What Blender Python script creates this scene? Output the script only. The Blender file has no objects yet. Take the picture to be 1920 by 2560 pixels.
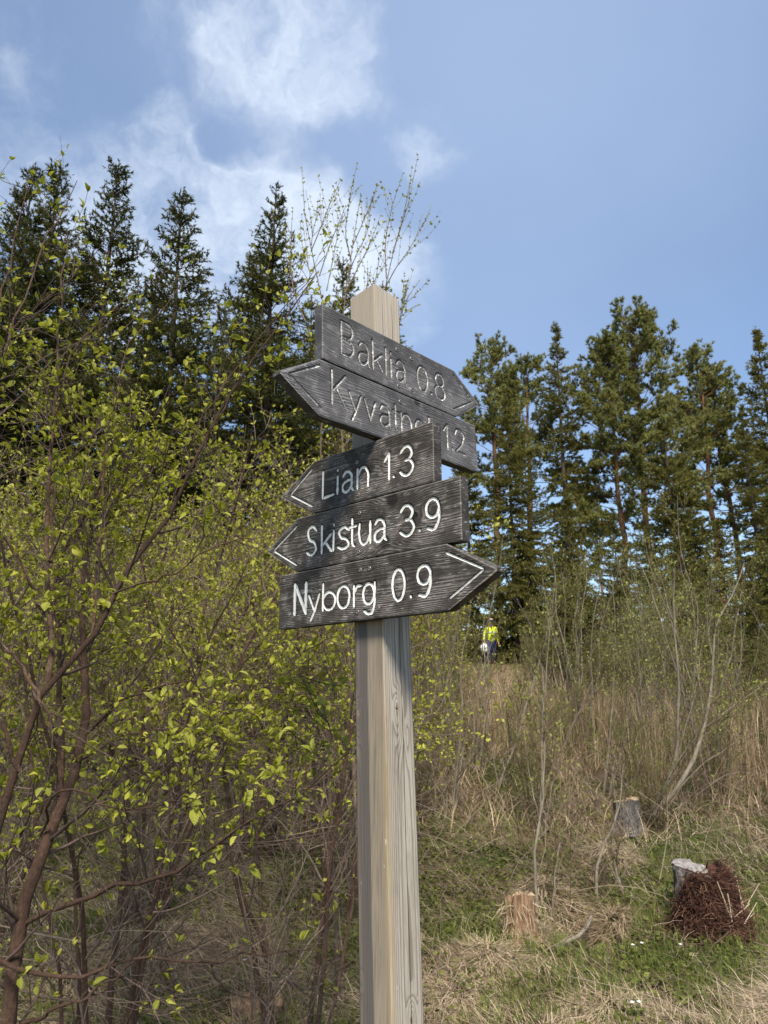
import bpy, math, random
import numpy as np
from mathutils import Matrix, Vector

# ------------------------------------------------------------------ camera, sky, sun, exposure
scene = bpy.context.scene
COL = scene.collection
CAM_H = 1.6
PITCH = 0.2544
FPX = 1775.0                       # focal length in pixels of the 1920 x 2560 photograph

cam_d = bpy.data.cameras.new('camera')
cam_d.sensor_fit = 'VERTICAL'
cam_d.sensor_height = 9.8
cam_d.sensor_width = 7.35
cam_d.lens = 9.8 * FPX / 2560
cam_d.clip_start = 0.05
cam_d.clip_end = 3000
cam_d.dof.use_dof = True
cam_d.dof.focus_distance = 1.75
cam_d.dof.aperture_fstop = 2.6
cam = bpy.data.objects.new('camera', cam_d)
cam.location = (0, 0, CAM_H)
cam.rotation_euler = (math.pi / 2 + PITCH, 0, 0)
COL.objects.link(cam)
scene.camera = cam

SUN_EL, SUN_AZ = math.radians(50), math.radians(177)      # azimuth clockwise from +Y
sun_dir = Vector((math.sin(SUN_AZ) * math.cos(SUN_EL), math.cos(SUN_AZ) * math.cos(SUN_EL), math.sin(SUN_EL)))
sun_d = bpy.data.lights.new('sun', 'SUN')
sun_d.energy = 4.2
sun_d.angle = math.radians(14.0)                             # the sun stands behind a thin veil
sun_d.color = (1.0, 0.91, 0.76)
sun = bpy.data.objects.new('sun', sun_d)
sun.rotation_euler = (-sun_dir).to_track_quat('-Z', 'Y').to_euler()
sun.location = (-20, -20, 30)
COL.objects.link(sun)

scene.view_settings.view_transform = 'Standard'
scene.view_settings.look = 'None'
scene.view_settings.exposure = 0.80
scene.view_settings.gamma = 1.0
scene.view_settings.use_curve_mapping = False
scene.cycles.max_bounces = 7
scene.cycles.diffuse_bounces = 3
scene.cycles.glossy_bounces = 2
scene.cycles.transmission_bounces = 3
scene.cycles.transparent_max_bounces = 4
scene.cycles.caustics_reflective = False
scene.cycles.caustics_refractive = False
scene.cycles.use_denoising = True


# ------------------------------------------------------------------ node helpers
class NT:
    def __init__(s, nt):
        s.nt = nt
        s.nt.nodes.clear()

    def n(s, kind, **kw):
        nd = s.nt.nodes.new(kind)
        for k, v in kw.items():
            if k == 'inp':
                for kk, vv in v.items():
                    s.set(nd.inputs[kk], vv)
            else:
                setattr(nd, k, v)
        return nd

    def set(s, sock, v):
        if isinstance(v, bpy.types.NodeSocket):
            s.nt.links.new(v, sock)
        elif isinstance(v, (tuple, list)) and len(v) == 3 and sock.type == 'RGBA':
            sock.default_value = (*v, 1)
        else:
            sock.default_value = v

    def m(s, op, a, b=0.0, c=0.0, clamp=False):
        nd = s.nt.nodes.new('ShaderNodeMath')
        nd.operation = op
        nd.use_clamp = clamp
        s.set(nd.inputs[0], a)
        s.set(nd.inputs[1], b)
        s.set(nd.inputs[2], c)
        return nd.outputs[0]

    def ss(s, x, lo, hi, a=0.0, b=1.0):
        nd = s.nt.nodes.new('ShaderNodeMapRange')
        nd.interpolation_type = 'SMOOTHSTEP'
        s.set(nd.inputs[0], x)
        for i, v in ((1, lo), (2, hi), (3, a), (4, b)):
            s.set(nd.inputs[i], v)
        return nd.outputs[0]

    def noise(s, vec, scale, detail=3, rough=0.55, dist=0.0):
        nd = s.nt.nodes.new('ShaderNodeTexNoise')
        if vec is not None:
            s.set(nd.inputs['Vector'], vec)
        s.set(nd.inputs['Scale'], scale)
        s.set(nd.inputs['Detail'], detail)
        s.set(nd.inputs['Roughness'], rough)
        s.set(nd.inputs['Distortion'], dist)
        return nd.outputs[0]

    def vm(s, op, a, b):
        nd = s.nt.nodes.new('ShaderNodeVectorMath')
        nd.operation = op
        s.set(nd.inputs[0], a)
        s.set(nd.inputs[1], b)
        return nd.outputs['Value'] if op in ('DOT_PRODUCT', 'LENGTH') else nd.outputs['Vector']

    def mix(s, f, a, b, mode='MIX'):
        nd = s.nt.nodes.new('ShaderNodeMix')
        nd.data_type = 'RGBA'
        nd.blend_type = mode
        s.set(nd.inputs[0], f)
        s.set(nd.inputs[6], a)
        s.set(nd.inputs[7], b)
        return nd.outputs[2]

    def ramp(s, f, stops):
        nd = s.nt.nodes.new('ShaderNodeValToRGB')
        el = nd.color_ramp.elements
        while len(el) < len(stops):
            el.new(0.5)
        for e, (p, c) in zip(el, stops):
            e.position = p
            e.color = (*c, 1)
        s.set(nd.inputs[0], f)
        return nd.outputs[0]

    def attr(s, name):
        return s.n('ShaderNodeAttribute', attribute_name=name).outputs['Fac']

    def bump(s, h, strength, dist):
        return s.n('ShaderNodeBump', inp={'Height': h, 'Strength': strength, 'Distance': dist}).outputs[0]


def new_mat(name):
    m = bpy.data.materials.new(name)
    m.use_nodes = True
    t = NT(m.node_tree)
    out = t.n('ShaderNodeOutputMaterial')
    return m, t, out


def pbr(t, out, col, rough=0.85, bump=None, spec=0.25):
    b = t.n('ShaderNodeBsdfPrincipled')
    t.set(b.inputs['Base Color'], col)
    t.set(b.inputs['Roughness'], rough)
    t.set(b.inputs['Specular IOR Level'], spec)
    if bump is not None:
        t.set(b.inputs['Normal'], bump)
    t.nt.links.new(b.outputs[0], out.inputs[0])
    return b


def ray(px, py):
    """unit-depth direction through a pixel of the 1920 x 2560 photograph"""
    xc, yc = (px - 960) / FPX, -(py - 1280) / FPX
    return np.array([xc, math.cos(PITCH) - yc * math.sin(PITCH), math.sin(PITCH) + yc * math.cos(PITCH)])


def at(px, py, Y):
    d = ray(px, py)
    return np.array([0, 0, CAM_H]) + d * (Y / d[1])


# ------------------------------------------------------------------ world: clear sky with thin broken cloud
world = bpy.data.worlds.new('World')
scene.world = world
world.use_nodes = True
w = NT(world.node_tree)
wout = w.n('ShaderNodeOutputWorld')
sky = w.n('ShaderNodeTexSky', sky_type='NISHITA', sun_disc=False, sun_elevation=SUN_EL, sun_rotation=SUN_AZ,
          altitude=200, air_density=1.0, dust_density=0.3, ozone_density=1.4)
dirv = w.n('ShaderNodeTexCoord').outputs['Generated']
warp = w.n('ShaderNodeTexNoise', inp={'Vector': dirv, 'Scale': 4.5, 'Detail': 5.0, 'Roughness': 0.6})
wv = w.n('ShaderNodeVectorMath', operation='MULTIPLY_ADD', inp={0: warp.outputs['Color'], 1: (0.22, 0.22, 0.22), 2: w.vm('SUBTRACT', dirv, (0.11, 0.11, 0.11))}).outputs[0]
fbm = w.noise(wv, 5.5, 9, 0.62)
fine = w.noise(wv, 15.0, 7, 0.65)
blob_sum = None
CLOUDS = [  # centre (photo pixel), radius in degrees, weight
    (740, 140, 6.2, 0.62), (700, 110, 3.0, 0.25), (655, 50, 3.8, 0.36), (840, 215, 3.4, 0.35), (430, 130, 4.4, 0.50), (395, 330, 2.8, 0.55), (430, 430, 3.0, 0.50), (500, 540, 4.0, 0.55),
    (620, 570, 4.5, 0.65), (760, 580, 5, 0.60), (880, 640, 4.5, 0.50), (950, 740, 5, 0.5), (110, 380, 6, 0.34), (180, 620, 8, 0.45), (420, 650, 7, 0.6), (600, 760, 8, 0.7), (45, 60, 3.5, 0.42),
    (1030, 320, 2.6, 0.45), (1085, 380, 2.2, 0.40)]
for px, py, rad, wt in CLOUDS:
    d = ray(px, py)
    d = d / np.linalg.norm(d)
    dp = w.vm('DOT_PRODUCT', w.vm('NORMALIZE', wv, (0, 0, 0)), tuple(d - 0.0))
    b = w.ss(dp, math.cos(math.radians(rad * 1.35)), 1.0, 0.0, wt)
    blob_sum = b if blob_sum is None else w.m('ADD', blob_sum, b)
blob = w.m('MINIMUM', blob_sum, 1.0)
amp = w.m('ADD', w.m('MULTIPLY', blob, 0.75), 0.25)
dens = w.m('ADD', w.m('MULTIPLY', w.m('SUBTRACT', fbm, 0.5), 1.7), w.m('MULTIPLY', w.m('SUBTRACT', fine, 0.5), 0.7))
dens = w.m('ADD', w.m('MULTIPLY', blob, 0.66), w.m('MULTIPLY', dens, amp))
dens = w.ss(dens, 0.10, 1.15, 0.0, 0.84)
veil = w.ss(w.noise(w.vm('ADD', dirv, (0.35, 0.1, 0.2)), 1.5, 4, 0.5), 0.36, 0.72, 0.01, 0.17)
hv = w.vm('DOT_PRODUCT', dirv, tuple(ray(1250, -500) / np.linalg.norm(ray(1250, -500))))         # a thin high veil overhead
veil = w.m('ADD', veil, w.ss(hv, 0.74, 1.0, 0.0, 0.34), clamp=True)
skyc = w.mix(veil, sky.outputs[0], (3.0, 3.8, 5.3))
skyc = w.mix(dens, skyc, (5.0, 5.5, 6.1))
bg = w.n('ShaderNodeBackground', inp={'Color': skyc, 'Strength': 0.115})
w.nt.links.new(bg.outputs[0], wout.inputs[0])


# ------------------------------------------------------------------ mesh helpers
def unit(v):
    return v / np.maximum(np.linalg.norm(v, axis=-1, keepdims=True), 1e-9)


class MB:
    """collects vertices and faces (numpy) and links them as ONE mesh object"""
    def __init__(s):
        s.V, s.F, s.A, s.n = [], [], [], 0

    def add(s, V, F, tone=0.5, mat=0, smooth=True):
        V = np.asarray(V, float).reshape(-1, 3)
        s.V.append(V)
        s.A.append(np.broadcast_to(np.asarray(tone, float), (len(V),)))
        s.F.append((np.asarray(F, np.int64) + s.n, mat, smooth))
        s.n += len(V)

    def mesh(s, name, mats, origin=(0, 0, 0), attrs=None):
        me = bpy.data.meshes.new(name)
        V = np.concatenate(s.V) - np.asarray(origin, float)
        me.vertices.add(len(V))
        me.vertices.foreach_set('co', V.astype(np.float32).ravel())
        nl = sum(f.size for f, _, _ in s.F)
        npol = sum(len(f) for f, _, _ in s.F)
        me.loops.add(nl)
        me.polygons.add(npol)
        me.loops.foreach_set('vertex_index', np.concatenate([f.ravel() for f, _, _ in s.F]).astype(np.int32))
        tot = np.concatenate([np.full(len(f), f.shape[1]) for f, _, _ in s.F])
        st = np.concatenate([[0], np.cumsum(tot)[:-1]])
        me.polygons.foreach_set('loop_start', st.astype(np.int32))
        me.polygons.foreach_set('material_index', np.concatenate([np.full(len(f), m) for f, m, _ in s.F]).astype(np.int32))
        me.polygons.foreach_set('use_smooth', np.concatenate([np.full(len(f), sm) for f, _, sm in s.F]).astype(bool))
        at_ = me.attributes.new('tone', 'FLOAT', 'POINT')
        at_.data.foreach_set('value', np.concatenate(s.A).astype(np.float32))
        for k, v in (attrs or {}).items():
            a2 = me.attributes.new(k, 'FLOAT', 'POINT')
            a2.data.foreach_set('value', np.asarray(v, np.float32))
        for m in (mats if isinstance(mats, (list, tuple)) else [mats]):
            me.materials.append(m)
        me.update(calc_edges=True)
        me.validate()
        return me

    def build(s, name, mats, parent=None, origin=(0, 0, 0), attrs=None):
        o = bpy.data.objects.new(name, s.mesh(name, mats, origin, attrs))
        COL.objects.link(o)
        o.parent = parent
        return o


def tag(o, label=None, cat=None, group=None, kind=None):
    for k, v in (('label', label), ('category', cat), ('group', group), ('kind', kind)):
        if v:
            o[k] = v
    return o


def empty(name, loc, label, cat, group=None, rz=0.0):
    o = bpy.data.objects.new(name, None)
    o.empty_display_size = 0.1
    o.location = [float(c) for c in loc]
    o.rotation_euler = (0, 0, rz)
    COL.objects.link(o)
    return tag(o, label, cat, group)


def copy_tree(root, loc, rz, scale, label, group=None):
    r = root.copy()
    COL.objects.link(r)
    r.location = [float(c) for c in loc]
    r.rotation_euler = (0, 0, rz)
    r.scale = (scale, scale, scale)
    r['label'] = label
    if group:
        r['group'] = group
    for ch in list(root.children):
        c = ch.copy()
        COL.objects.link(c)
        c.parent = r
        for g in list(ch.children):
            d = g.copy()
            COL.objects.link(d)
            d.parent = c
    return r


def tubes(mb, P, R, k=5, tone=0.5, mat=0):
    """P (m, n, 3) polylines, R (m, n) radii: one tapered tube each"""
    P = np.asarray(P, float)
    if P.ndim == 2:
        P = P[None]
        R = np.asarray(R, float)[None]
    m, n, _ = P.shape
    if m == 0:
        return
    T = unit(np.gradient(P, axis=1))
    mean = unit(P[:, -1] - P[:, 0])
    ref = np.where(np.abs(mean[:, 2:3]) < 0.75, np.array([0, 0, 1.0]), np.array([1.0, 0.1, 0]))
    N = unit(np.cross(T, ref[:, None, :]))
    B = np.cross(T, N)
    a = np.arange(k) * 2 * np.pi / k
    ring = N[:, :, None, :] * np.cos(a)[:, None] + B[:, :, None, :] * np.sin(a)[:, None]
    V = P[:, :, None, :] + ring * np.asarray(R)[:, :, None, None]
    i, j, q = np.meshgrid(np.arange(m), np.arange(n - 1), np.arange(k), indexing='ij')
    b = i * n * k + j * k
    F = np.stack([b + q, b + (q + 1) % k, b + k + (q + 1) % k, b + k + q], -1).reshape(-1, 4)
    tone = np.asarray(tone, float)
    if tone.ndim == 1:
        tone = np.repeat(tone, n * k)
    elif tone.ndim == 2:
        tone = np.repeat(tone.ravel(), k)
    mb.add(V.reshape(-1, 3), F, tone, mat)


def stamp(mb, tv, tf, pos, X, Y, Z, scale, tone, mat=0):
    """copies of a small template (tv, tf) at every position with its own axes and scale"""
    m, a = len(pos), len(tv)
    if m == 0:
        return
    tv = np.asarray(tv, float)
    s = np.asarray(scale, float).reshape(-1, 1, 1)
    V = pos[:, None, :] + s * (tv[None, :, 0:1] * X[:, None, :] + tv[None, :, 1:2] * Y[:, None, :] + tv[None, :, 2:3] * Z[:, None, :])
    F = (np.asarray(tf)[None] + (np.arange(m) * a)[:, None, None]).reshape(-1, np.asarray(tf).shape[1])
    mb.add(V.reshape(-1, 3), F, np.repeat(np.broadcast_to(tone, (m,)), a), mat)


def axes(rng, D, up, spread):
    """leaf frames: Y along D, Z roughly up with random roll"""
    Y = unit(D)
    X = unit(np.cross(Y, unit(up + rng.normal(0, spread, D.shape))))
    return X, Y, np.cross(X, Y)


def grow(rng, S, D, L, n, wig, trop=(0, 0, 0)):
    trop = np.asarray(trop, float)
    P, d = [np.asarray(S, float)], unit(np.asarray(D, float))
    step = (np.asarray(L) / (n - 1))[:, None]
    for _ in range(n - 1):
        d = unit(d + rng.normal(0, wig, d.shape) + trop)
        P.append(P[-1] + d * step)
    return np.stack(P, 1)


def on_path(P, idx, t):
    n = P.shape[1]
    f = np.clip(t * (n - 1), 0, n - 1.001)
    i = f.astype(int)
    w_ = (f - i)[:, None]
    a, b = P[idx, i], P[idx, i + 1]
    return a * (1 - w_) + b * w_, unit(b - a)


def sprout(rng, T, lo, hi):
    """directions leaving tangents T at angles between lo and hi degrees"""
    r = unit(np.cross(T, rng.normal(0, 1, T.shape)))
    a = np.radians(rng.uniform(lo, hi, len(T)))[:, None]
    return unit(T * np.cos(a) + r * np.sin(a))


def resample(pts, n):
    """smooth polyline through guide points, n samples at even arc length"""
    p = np.asarray(pts, float)
    d = np.concatenate([[0], np.cumsum(np.linalg.norm(np.diff(p, axis=0), axis=1))])
    tang = np.gradient(p, d, axis=0)
    q = np.linspace(0, d[-1], n)
    i = np.clip(np.searchsorted(d, q, side='right') - 1, 0, len(d) - 2)
    h = (d[i + 1] - d[i])[:, None]
    u = ((q - d[i]) / (d[i + 1] - d[i]))[:, None]
    return ((2 * u ** 3 - 3 * u ** 2 + 1) * p[i] + (u ** 3 - 2 * u ** 2 + u) * h * tang[i]
            + (-2 * u ** 3 + 3 * u ** 2) * p[i + 1] + (u ** 3 - u ** 2) * h * tang[i + 1])


_lat = np.random.RandomState(5).rand(64, 64)


def vnoise(x, y, f=1.0):
    x, y = np.asarray(x, float) * f, np.asarray(y, float) * f
    xi, yi = np.floor(x).astype(int), np.floor(y).astype(int)
    u, v = x - xi, y - yi
    u, v = u * u * (3 - 2 * u), v * v * (3 - 2 * v)
    g = lambda a, b: _lat[a % 64, b % 64]
    return (g(xi, yi) * (1 - u) + g(xi + 1, yi) * u) * (1 - v) + (g(xi, yi + 1) * (1 - u) + g(xi + 1, yi + 1) * u) * v


def fbm2(x, y, f=1.0, o=4):
    s, a, t = 0, 1.0, 0
    for k in range(o):
        s = s + a * vnoise(np.asarray(x) + 17.3 * k, np.asarray(y) - 9.1 * k, f * 2 ** k)
        t += a
        a *= 0.5
    return s / t


def sstep(x, a, b):
    t = np.clip((np.asarray(x, float) - a) / (b - a), 0, 1)
    return t * t * (3 - 2 * t)


# ------------------------------------------------------------------ ground
GY = [-60, -5, 0, 3.6, 5.2, 7.0, 10, 15, 22, 30, 40, 46, 60, 90, 200, 700]
GZ = [-1.5, -0.1, 0, 0.0, 0.10, 0.36, 0.80, 1.42, 2.16, 3.20, 4.40, 4.70, 4.2, 2.6, -2.0, -12.0]


def ground_z(x, y):
    x, y = np.asarray(x, float), np.asarray(y, float)
    z = np.interp(y, GY, GZ)
    z = (z + np.interp(y + 0.5, GY, GZ) + np.interp(y - 0.5, GY, GZ)) / 3
    k = 1 - 0.35 * sstep(-x, -0.5, 4.0) * sstep(y, 4, 9)
    z = z * np.where(y < 70, k, 1)
    near = sstep(np.hypot(x, y), 60, 20)
    z = z + near * (0.16 * (fbm2(x, y, 0.45, 3) - 0.5) * sstep(y, 2, 6) + 0.09 * (fbm2(x + 40, y, 1.7, 2) - 0.5))
    z = z - 0.26 * np.exp(-(((x - 1.36) / 0.24) ** 2 + ((y - 5.35) / 0.30) ** 2))      # hollow between the stumps
    z = z + 0.07 * np.exp(-(((x - 1.95) / 0.25) ** 2 + ((y - 5.5) / 0.25) ** 2))
    return z



def ground_hit(px, py):
    """distance at which the ray through a photograph pixel meets the ground"""
    Y = np.linspace(2, 40, 4000)
    d = ray(px, py)
    P = np.array([0, 0, CAM_H]) + d[None] * (Y / d[1])[:, None]
    below = np.where(P[:, 2] < ground_z(P[:, 0], P[:, 1]))[0]
    return float(Y[below[0]]) if len(below) else 40.0


def place_names(items, marks, phrase):
    """names plants of one kind by the landmark they stand in line with and their order from the front"""
    words = ['nearest', 'second nearest', 'third nearest', 'fourth nearest', 'fifth nearest', 'sixth nearest', 'seventh nearest', 'eighth nearest', 'ninth nearest', 'tenth nearest', 'eleventh nearest', 'twelfth nearest', 'thirteenth nearest', 'fourteenth nearest']
    cols = {}
    for o in items:
        x, y, z = o.location
        u = 960 + FPX * x / (y * math.cos(PITCH) + (z + 1 - CAM_H) * math.sin(PITCH))
        cols.setdefault(min(marks, key=lambda m_: abs(m_[0] - u)), []).append(o)
    for (_, mk), os_ in cols.items():
        for k, o in enumerate(sorted(os_, key=lambda q: q.location[1])):
            o['label'] = phrase % (words[min(k, 13)], mk)


M = {}
m, t, out = new_mat('soil')
tc = t.n('ShaderNodeTexCoord').outputs['Object']
n1 = t.noise(tc, 1.1, 5, 0.6)
n2 = t.noise(tc, 26, 5, 0.65)
c = t.ramp(n2, [(0.25, (0.035, 0.026, 0.015)), (0.5, (0.105, 0.078, 0.043)), (0.75, (0.22, 0.165, 0.09))])
g_ = t.ramp(n2, [(0.3, (0.022, 0.030, 0.008)), (0.6, (0.060, 0.080, 0.018)), (0.8, (0.13, 0.13, 0.04))])
pbr(t, out, t.mix(t.ss(n1, 0.42, 0.62), c, g_), 0.95, t.bump(n2, 0.9, 0.04), 0.1)
M['soil'] = m

gx = np.sinh(np.linspace(-1, 1, 181) * 5.6) * 2.6
gy = np.concatenate([-np.sinh(np.linspace(1, 0, 40)[:-1] * 4) * 2.0, np.linspace(0, 26, 160), 26 + np.sinh(np.linspace(0, 1, 70)[1:] * 4.5) * 15])
X_, Y_ = np.meshgrid(gx, gy, indexing='xy')
mb = MB()
ii, jj = np.meshgrid(np.arange(len(gy) - 1), np.arange(len(gx) - 1), indexing='ij')
b_ = ii * len(gx) + jj
mb.add(np.stack([X_, Y_, ground_z(X_, Y_)], -1), np.stack([b_, b_ + 1, b_ + len(gx) + 1, b_ + len(gx)], -1).reshape(-1, 4))
tag(mb.build('ground', M['soil']), 'uneven hillside ground of soil, dead grass and moss', kind='structure')


# ------------------------------------------------------------------ plant materials
def ramp_mat(name, stops, rough=0.7, transl=0.0, nscale=None, trcol=None, spec=0.2, objvar=0.0):
    m, t, out = new_mat(name)
    f = t.attr('tone')
    if nscale:
        f = t.m('ADD', f, t.m('MULTIPLY', t.m('SUBTRACT', t.noise(t.n('ShaderNodeTexCoord').outputs['Object'], nscale, 3), 0.5), 0.5))
    if objvar:
        f = t.m('ADD', f, t.m('MULTIPLY', t.m('SUBTRACT', t.n('ShaderNodeObjectInfo').outputs['Random'], 0.5), objvar))
    col = t.ramp(f, stops)
    b = pbr(t, out, col, rough, None, spec)
    if transl:
        tr = t.n('ShaderNodeBsdfTranslucent')
        t.set(tr.inputs[0], col if trcol is None else t.mix(0.6, col, trcol))
        mx = t.n('ShaderNodeMixShader')
        mx.inputs[0].default_value = transl
        t.nt.links.new(b.outputs[0], mx.inputs[1])
        t.nt.links.new(tr.outputs[0], mx.inputs[2])
        t.nt.links.new(mx.outputs[0], out.inputs[0])
    M[name] = m
    return m


def bark_mat(name, a, b_, c_, scale=60, stretch=(1, 1, 0.22), bump=0.5):
    m, t, out = new_mat(name)
    tc = t.n('ShaderNodeTexCoord').outputs['Object']
    v = t.vm('MULTIPLY', tc, stretch)
    n1 = t.noise(v, scale, 6, 0.72)
    n2 = t.noise(tc, scale * 0.12, 4, 0.6)
    f = t.m('ADD', t.m('MULTIPLY', n1, 0.6), t.m('MULTIPLY', n2, 0.3))
    f = t.m('ADD', f, t.m('MULTIPLY', t.m('SUBTRACT', t.attr('tone'), 0.5), 0.5))
    col = t.ramp(f, [(0.25, a), (0.48, b_), (0.70, c_)])
    pbr(t, out, col, 0.85, t.bump(n1, bump, 0.01), 0.2)
    M[name] = m


ramp_mat('shrub_leaf', [(0.0, (0.17, 0.18, 0.020)), (0.5, (0.31, 0.31, 0.036)), (1.0, (0.45, 0.44, 0.085))], 0.5, 0.35, trcol=(0.43, 0.46, 0.04), objvar=0.6)
# near leaves show their pleated veins
m, t, out = new_mat('veined_leaf')
tc = t.n('ShaderNodeTexCoord').outputs['Object']
xyz = t.n('ShaderNodeSeparateXYZ', inp={0: tc})
ax_ = t.m('ABSOLUTE', xyz.outputs[0])
vein = t.m('PINGPONG', t.m('MULTIPLY', t.m('SUBTRACT', xyz.outputs[1], t.m('MULTIPLY', ax_, 0.85)), 6.5), 0.5)
vein = t.m('MULTIPLY', vein, 2.0)
rib = t.ss(ax_, 0.035, 0.0)
rnd = t.n('ShaderNodeObjectInfo').outputs['Random']
col = t.ramp(t.m('ADD', t.m('MULTIPLY', rnd, 0.75), t.m('MULTIPLY', vein, 0.09)), [(0.0, (0.16, 0.175, 0.020)), (0.5, (0.29, 0.30, 0.036)), (1.0, (0.44, 0.43, 0.085))])
col = t.mix(t.m('MULTIPLY', rib, 0.6), col, (0.42, 0.44, 0.14))
b = pbr(t, out, col, 0.45, t.bump(t.m('SUBTRACT', vein, t.m('MULTIPLY', rib, 1.0)), 0.35, 0.04), 0.3)
tr = t.n('ShaderNodeBsdfTranslucent', inp={0: t.mix(0.5, col, (0.43, 0.46, 0.04))})
mx = t.n('ShaderNodeMixShader')
mx.inputs[0].default_value = 0.3
t.nt.links.new(b.outputs[0], mx.inputs[1])
t.nt.links.new(tr.outputs[0], mx.inputs[2])
t.nt.links.new(mx.outputs[0], out.inputs[0])
M['veined_leaf'] = m
ramp_mat('bush_leaf', [(0.0, (0.16, 0.16, 0.014)), (0.5, (0.28, 0.275, 0.026)), (1.0, (0.42, 0.40, 0.06))], 0.55, 0.3, trcol=(0.38, 0.38, 0.03))
ramp_mat('willow_leaf', [(0.0, (0.095, 0.115, 0.020)), (0.5, (0.175, 0.195, 0.036)), (1.0, (0.30, 0.31, 0.085))], 0.6, 0.25)
ramp_mat('spruce_needle', [(0.0, (0.028, 0.034, 0.009)), (0.5, (0.070, 0.077, 0.018)), (1.0, (0.15, 0.148, 0.035))], 0.6, 0.38)
ramp_mat('warm_spruce_needle', [(0.0, (0.065, 0.066, 0.017)), (0.5, (0.140, 0.135, 0.032)), (1.0, (0.23, 0.20, 0.055))], 0.6, 0.42)
ramp_mat('far_spruce_needle', [(0.0, (0.066, 0.066, 0.017)), (0.5, (0.160, 0.152, 0.036)), (1.0, (0.27, 0.24, 0.065))], 0.6, 0.5)
ramp_mat('pine_needle', [(0.0, (0.12, 0.128, 0.040)), (0.5, (0.245, 0.250, 0.080)), (1.0, (0.38, 0.37, 0.135))], 0.55, 0.5)
ramp_mat('bright_needle', [(0.0, (0.08, 0.09, 0.018)), (0.5, (0.16, 0.175, 0.03)), (1.0, (0.25, 0.26, 0.055))], 0.55, 0.28)
ramp_mat('straw', [(0.0, (0.17, 0.115, 0.075)), (0.35, (0.35, 0.26, 0.17)), (0.7, (0.52, 0.42, 0.29)), (1.0, (0.68, 0.58, 0.43))], 0.8, 0.15)
ramp_mat('reed', [(0.0, (0.11, 0.070, 0.045)), (0.4, (0.24, 0.165, 0.105)), (0.75, (0.36, 0.27, 0.17)), (1.0, (0.47, 0.38, 0.25))], 0.8, 0.1)
ramp_mat('green_blade', [(0.0, (0.050, 0.075, 0.014)), (0.5, (0.120, 0.160, 0.030)), (1.0, (0.22, 0.25, 0.06))], 0.6, 0.25)
ramp_mat('herb_leaf', [(0.0, (0.042, 0.054, 0.012)), (0.5, (0.095, 0.112, 0.022)), (1.0, (0.18, 0.195, 0.045))], 0.6, 0.2)
ramp_mat('dry_twig', [(0.0, (0.060, 0.040, 0.030)), (0.5, (0.18, 0.130, 0.098)), (1.0, (0.38, 0.305, 0.24))], 0.85)
bark_mat('shrub_bark', (0.028, 0.018, 0.014), (0.085, 0.050, 0.035), (0.23, 0.155, 0.11), 130, (1, 1, .5), 1.0)
bark_mat('twig_bark', (0.065, 0.046, 0.036), (0.155, 0.115, 0.090), (0.29, 0.23, 0.185), 60)
bark_mat('willow_bark', (0.075, 0.064, 0.048), (0.185, 0.158, 0.120), (0.37, 0.33, 0.265), 50)
bark_mat('dark_twig', (0.030, 0.021, 0.018), (0.075, 0.052, 0.043), (0.16, 0.115, 0.092), 60)
bark_mat('willow_twig', (0.060, 0.043, 0.028), (0.130, 0.098, 0.062), (0.23, 0.180, 0.12), 50)
bark_mat('spruce_bark', (0.030, 0.022, 0.018), (0.070, 0.052, 0.042), (0.14, 0.115, 0.10), 22)
bark_mat('pine_bark', (0.09, 0.045, 0.025), (0.20, 0.105, 0.060), (0.33, 0.19, 0.12), 16)


# ------------------------------------------------------------------ signpost
PSI = 0.771
PA = np.array([-math.cos(PSI), math.sin(PSI)])       # along the left face, away from the front corner
PB = np.array([math.sin(PSI), math.cos(PSI)])        # along the right face
PW = 0.098


def post_corner(z):
    zr = np.asarray(z, float) - CAM_H
    return np.stack([0.0009 - 0.0248 * zr, 1.6814 + 0.0239 * zr], -1)


# post timber: one log, the rings of which run out on the two faces (pith behind the left face's far edge)
m, t, out = new_mat('post_timber')
ring, pu, pz, knot = t.attr('ring'), t.attr('face_u'), t.attr('height'), t.attr('knot')
face = t.attr('side')                                # 0 left face, 1 right face
tc = t.n('ShaderNodeTexCoord').outputs['Object']
fine = t.noise(t.vm('MULTIPLY', tc, (1, 1, 0.02)), 900, 3, 0.6)
mid = t.noise(t.vm('MULTIPLY', tc, (1, 1, 0.06)), 120, 4, 0.6)
big = t.noise(t.vm('MULTIPLY', tc, (1, 1, 0.25)), 14, 3, 0.5)
fr = t.m('FRACT', ring)
late = t.m('MULTIPLY', t.ss(fr, 0.45, 0.90), t.ss(fr, 1.0, 0.955))
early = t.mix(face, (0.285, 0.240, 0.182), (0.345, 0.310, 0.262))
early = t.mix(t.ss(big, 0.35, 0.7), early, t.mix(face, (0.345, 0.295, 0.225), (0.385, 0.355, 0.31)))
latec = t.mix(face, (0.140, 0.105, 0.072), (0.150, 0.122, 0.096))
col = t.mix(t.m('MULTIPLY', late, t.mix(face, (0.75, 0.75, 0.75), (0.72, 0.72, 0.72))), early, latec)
col = t.mix(t.m('MULTIPLY', t.ss(fine, 0.45, 0.75), 0.40), col, (0.17, 0.14, 0.11))
line = t.noise(t.vm('MULTIPLY', tc, (1, 1, 0.012)), 330, 2, 0.55)
line2 = t.noise(t.vm('ADD', t.vm('MULTIPLY', tc, (1, 1, 0.018)), (3, 5, 1)), 150, 3, 0.6)
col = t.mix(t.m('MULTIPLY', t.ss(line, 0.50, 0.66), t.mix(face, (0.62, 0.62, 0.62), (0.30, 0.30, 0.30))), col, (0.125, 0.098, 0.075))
col = t.mix(t.m('MULTIPLY', t.ss(line2, 0.50, 0.70), 0.35), col, (0.15, 0.125, 0.10))
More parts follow.
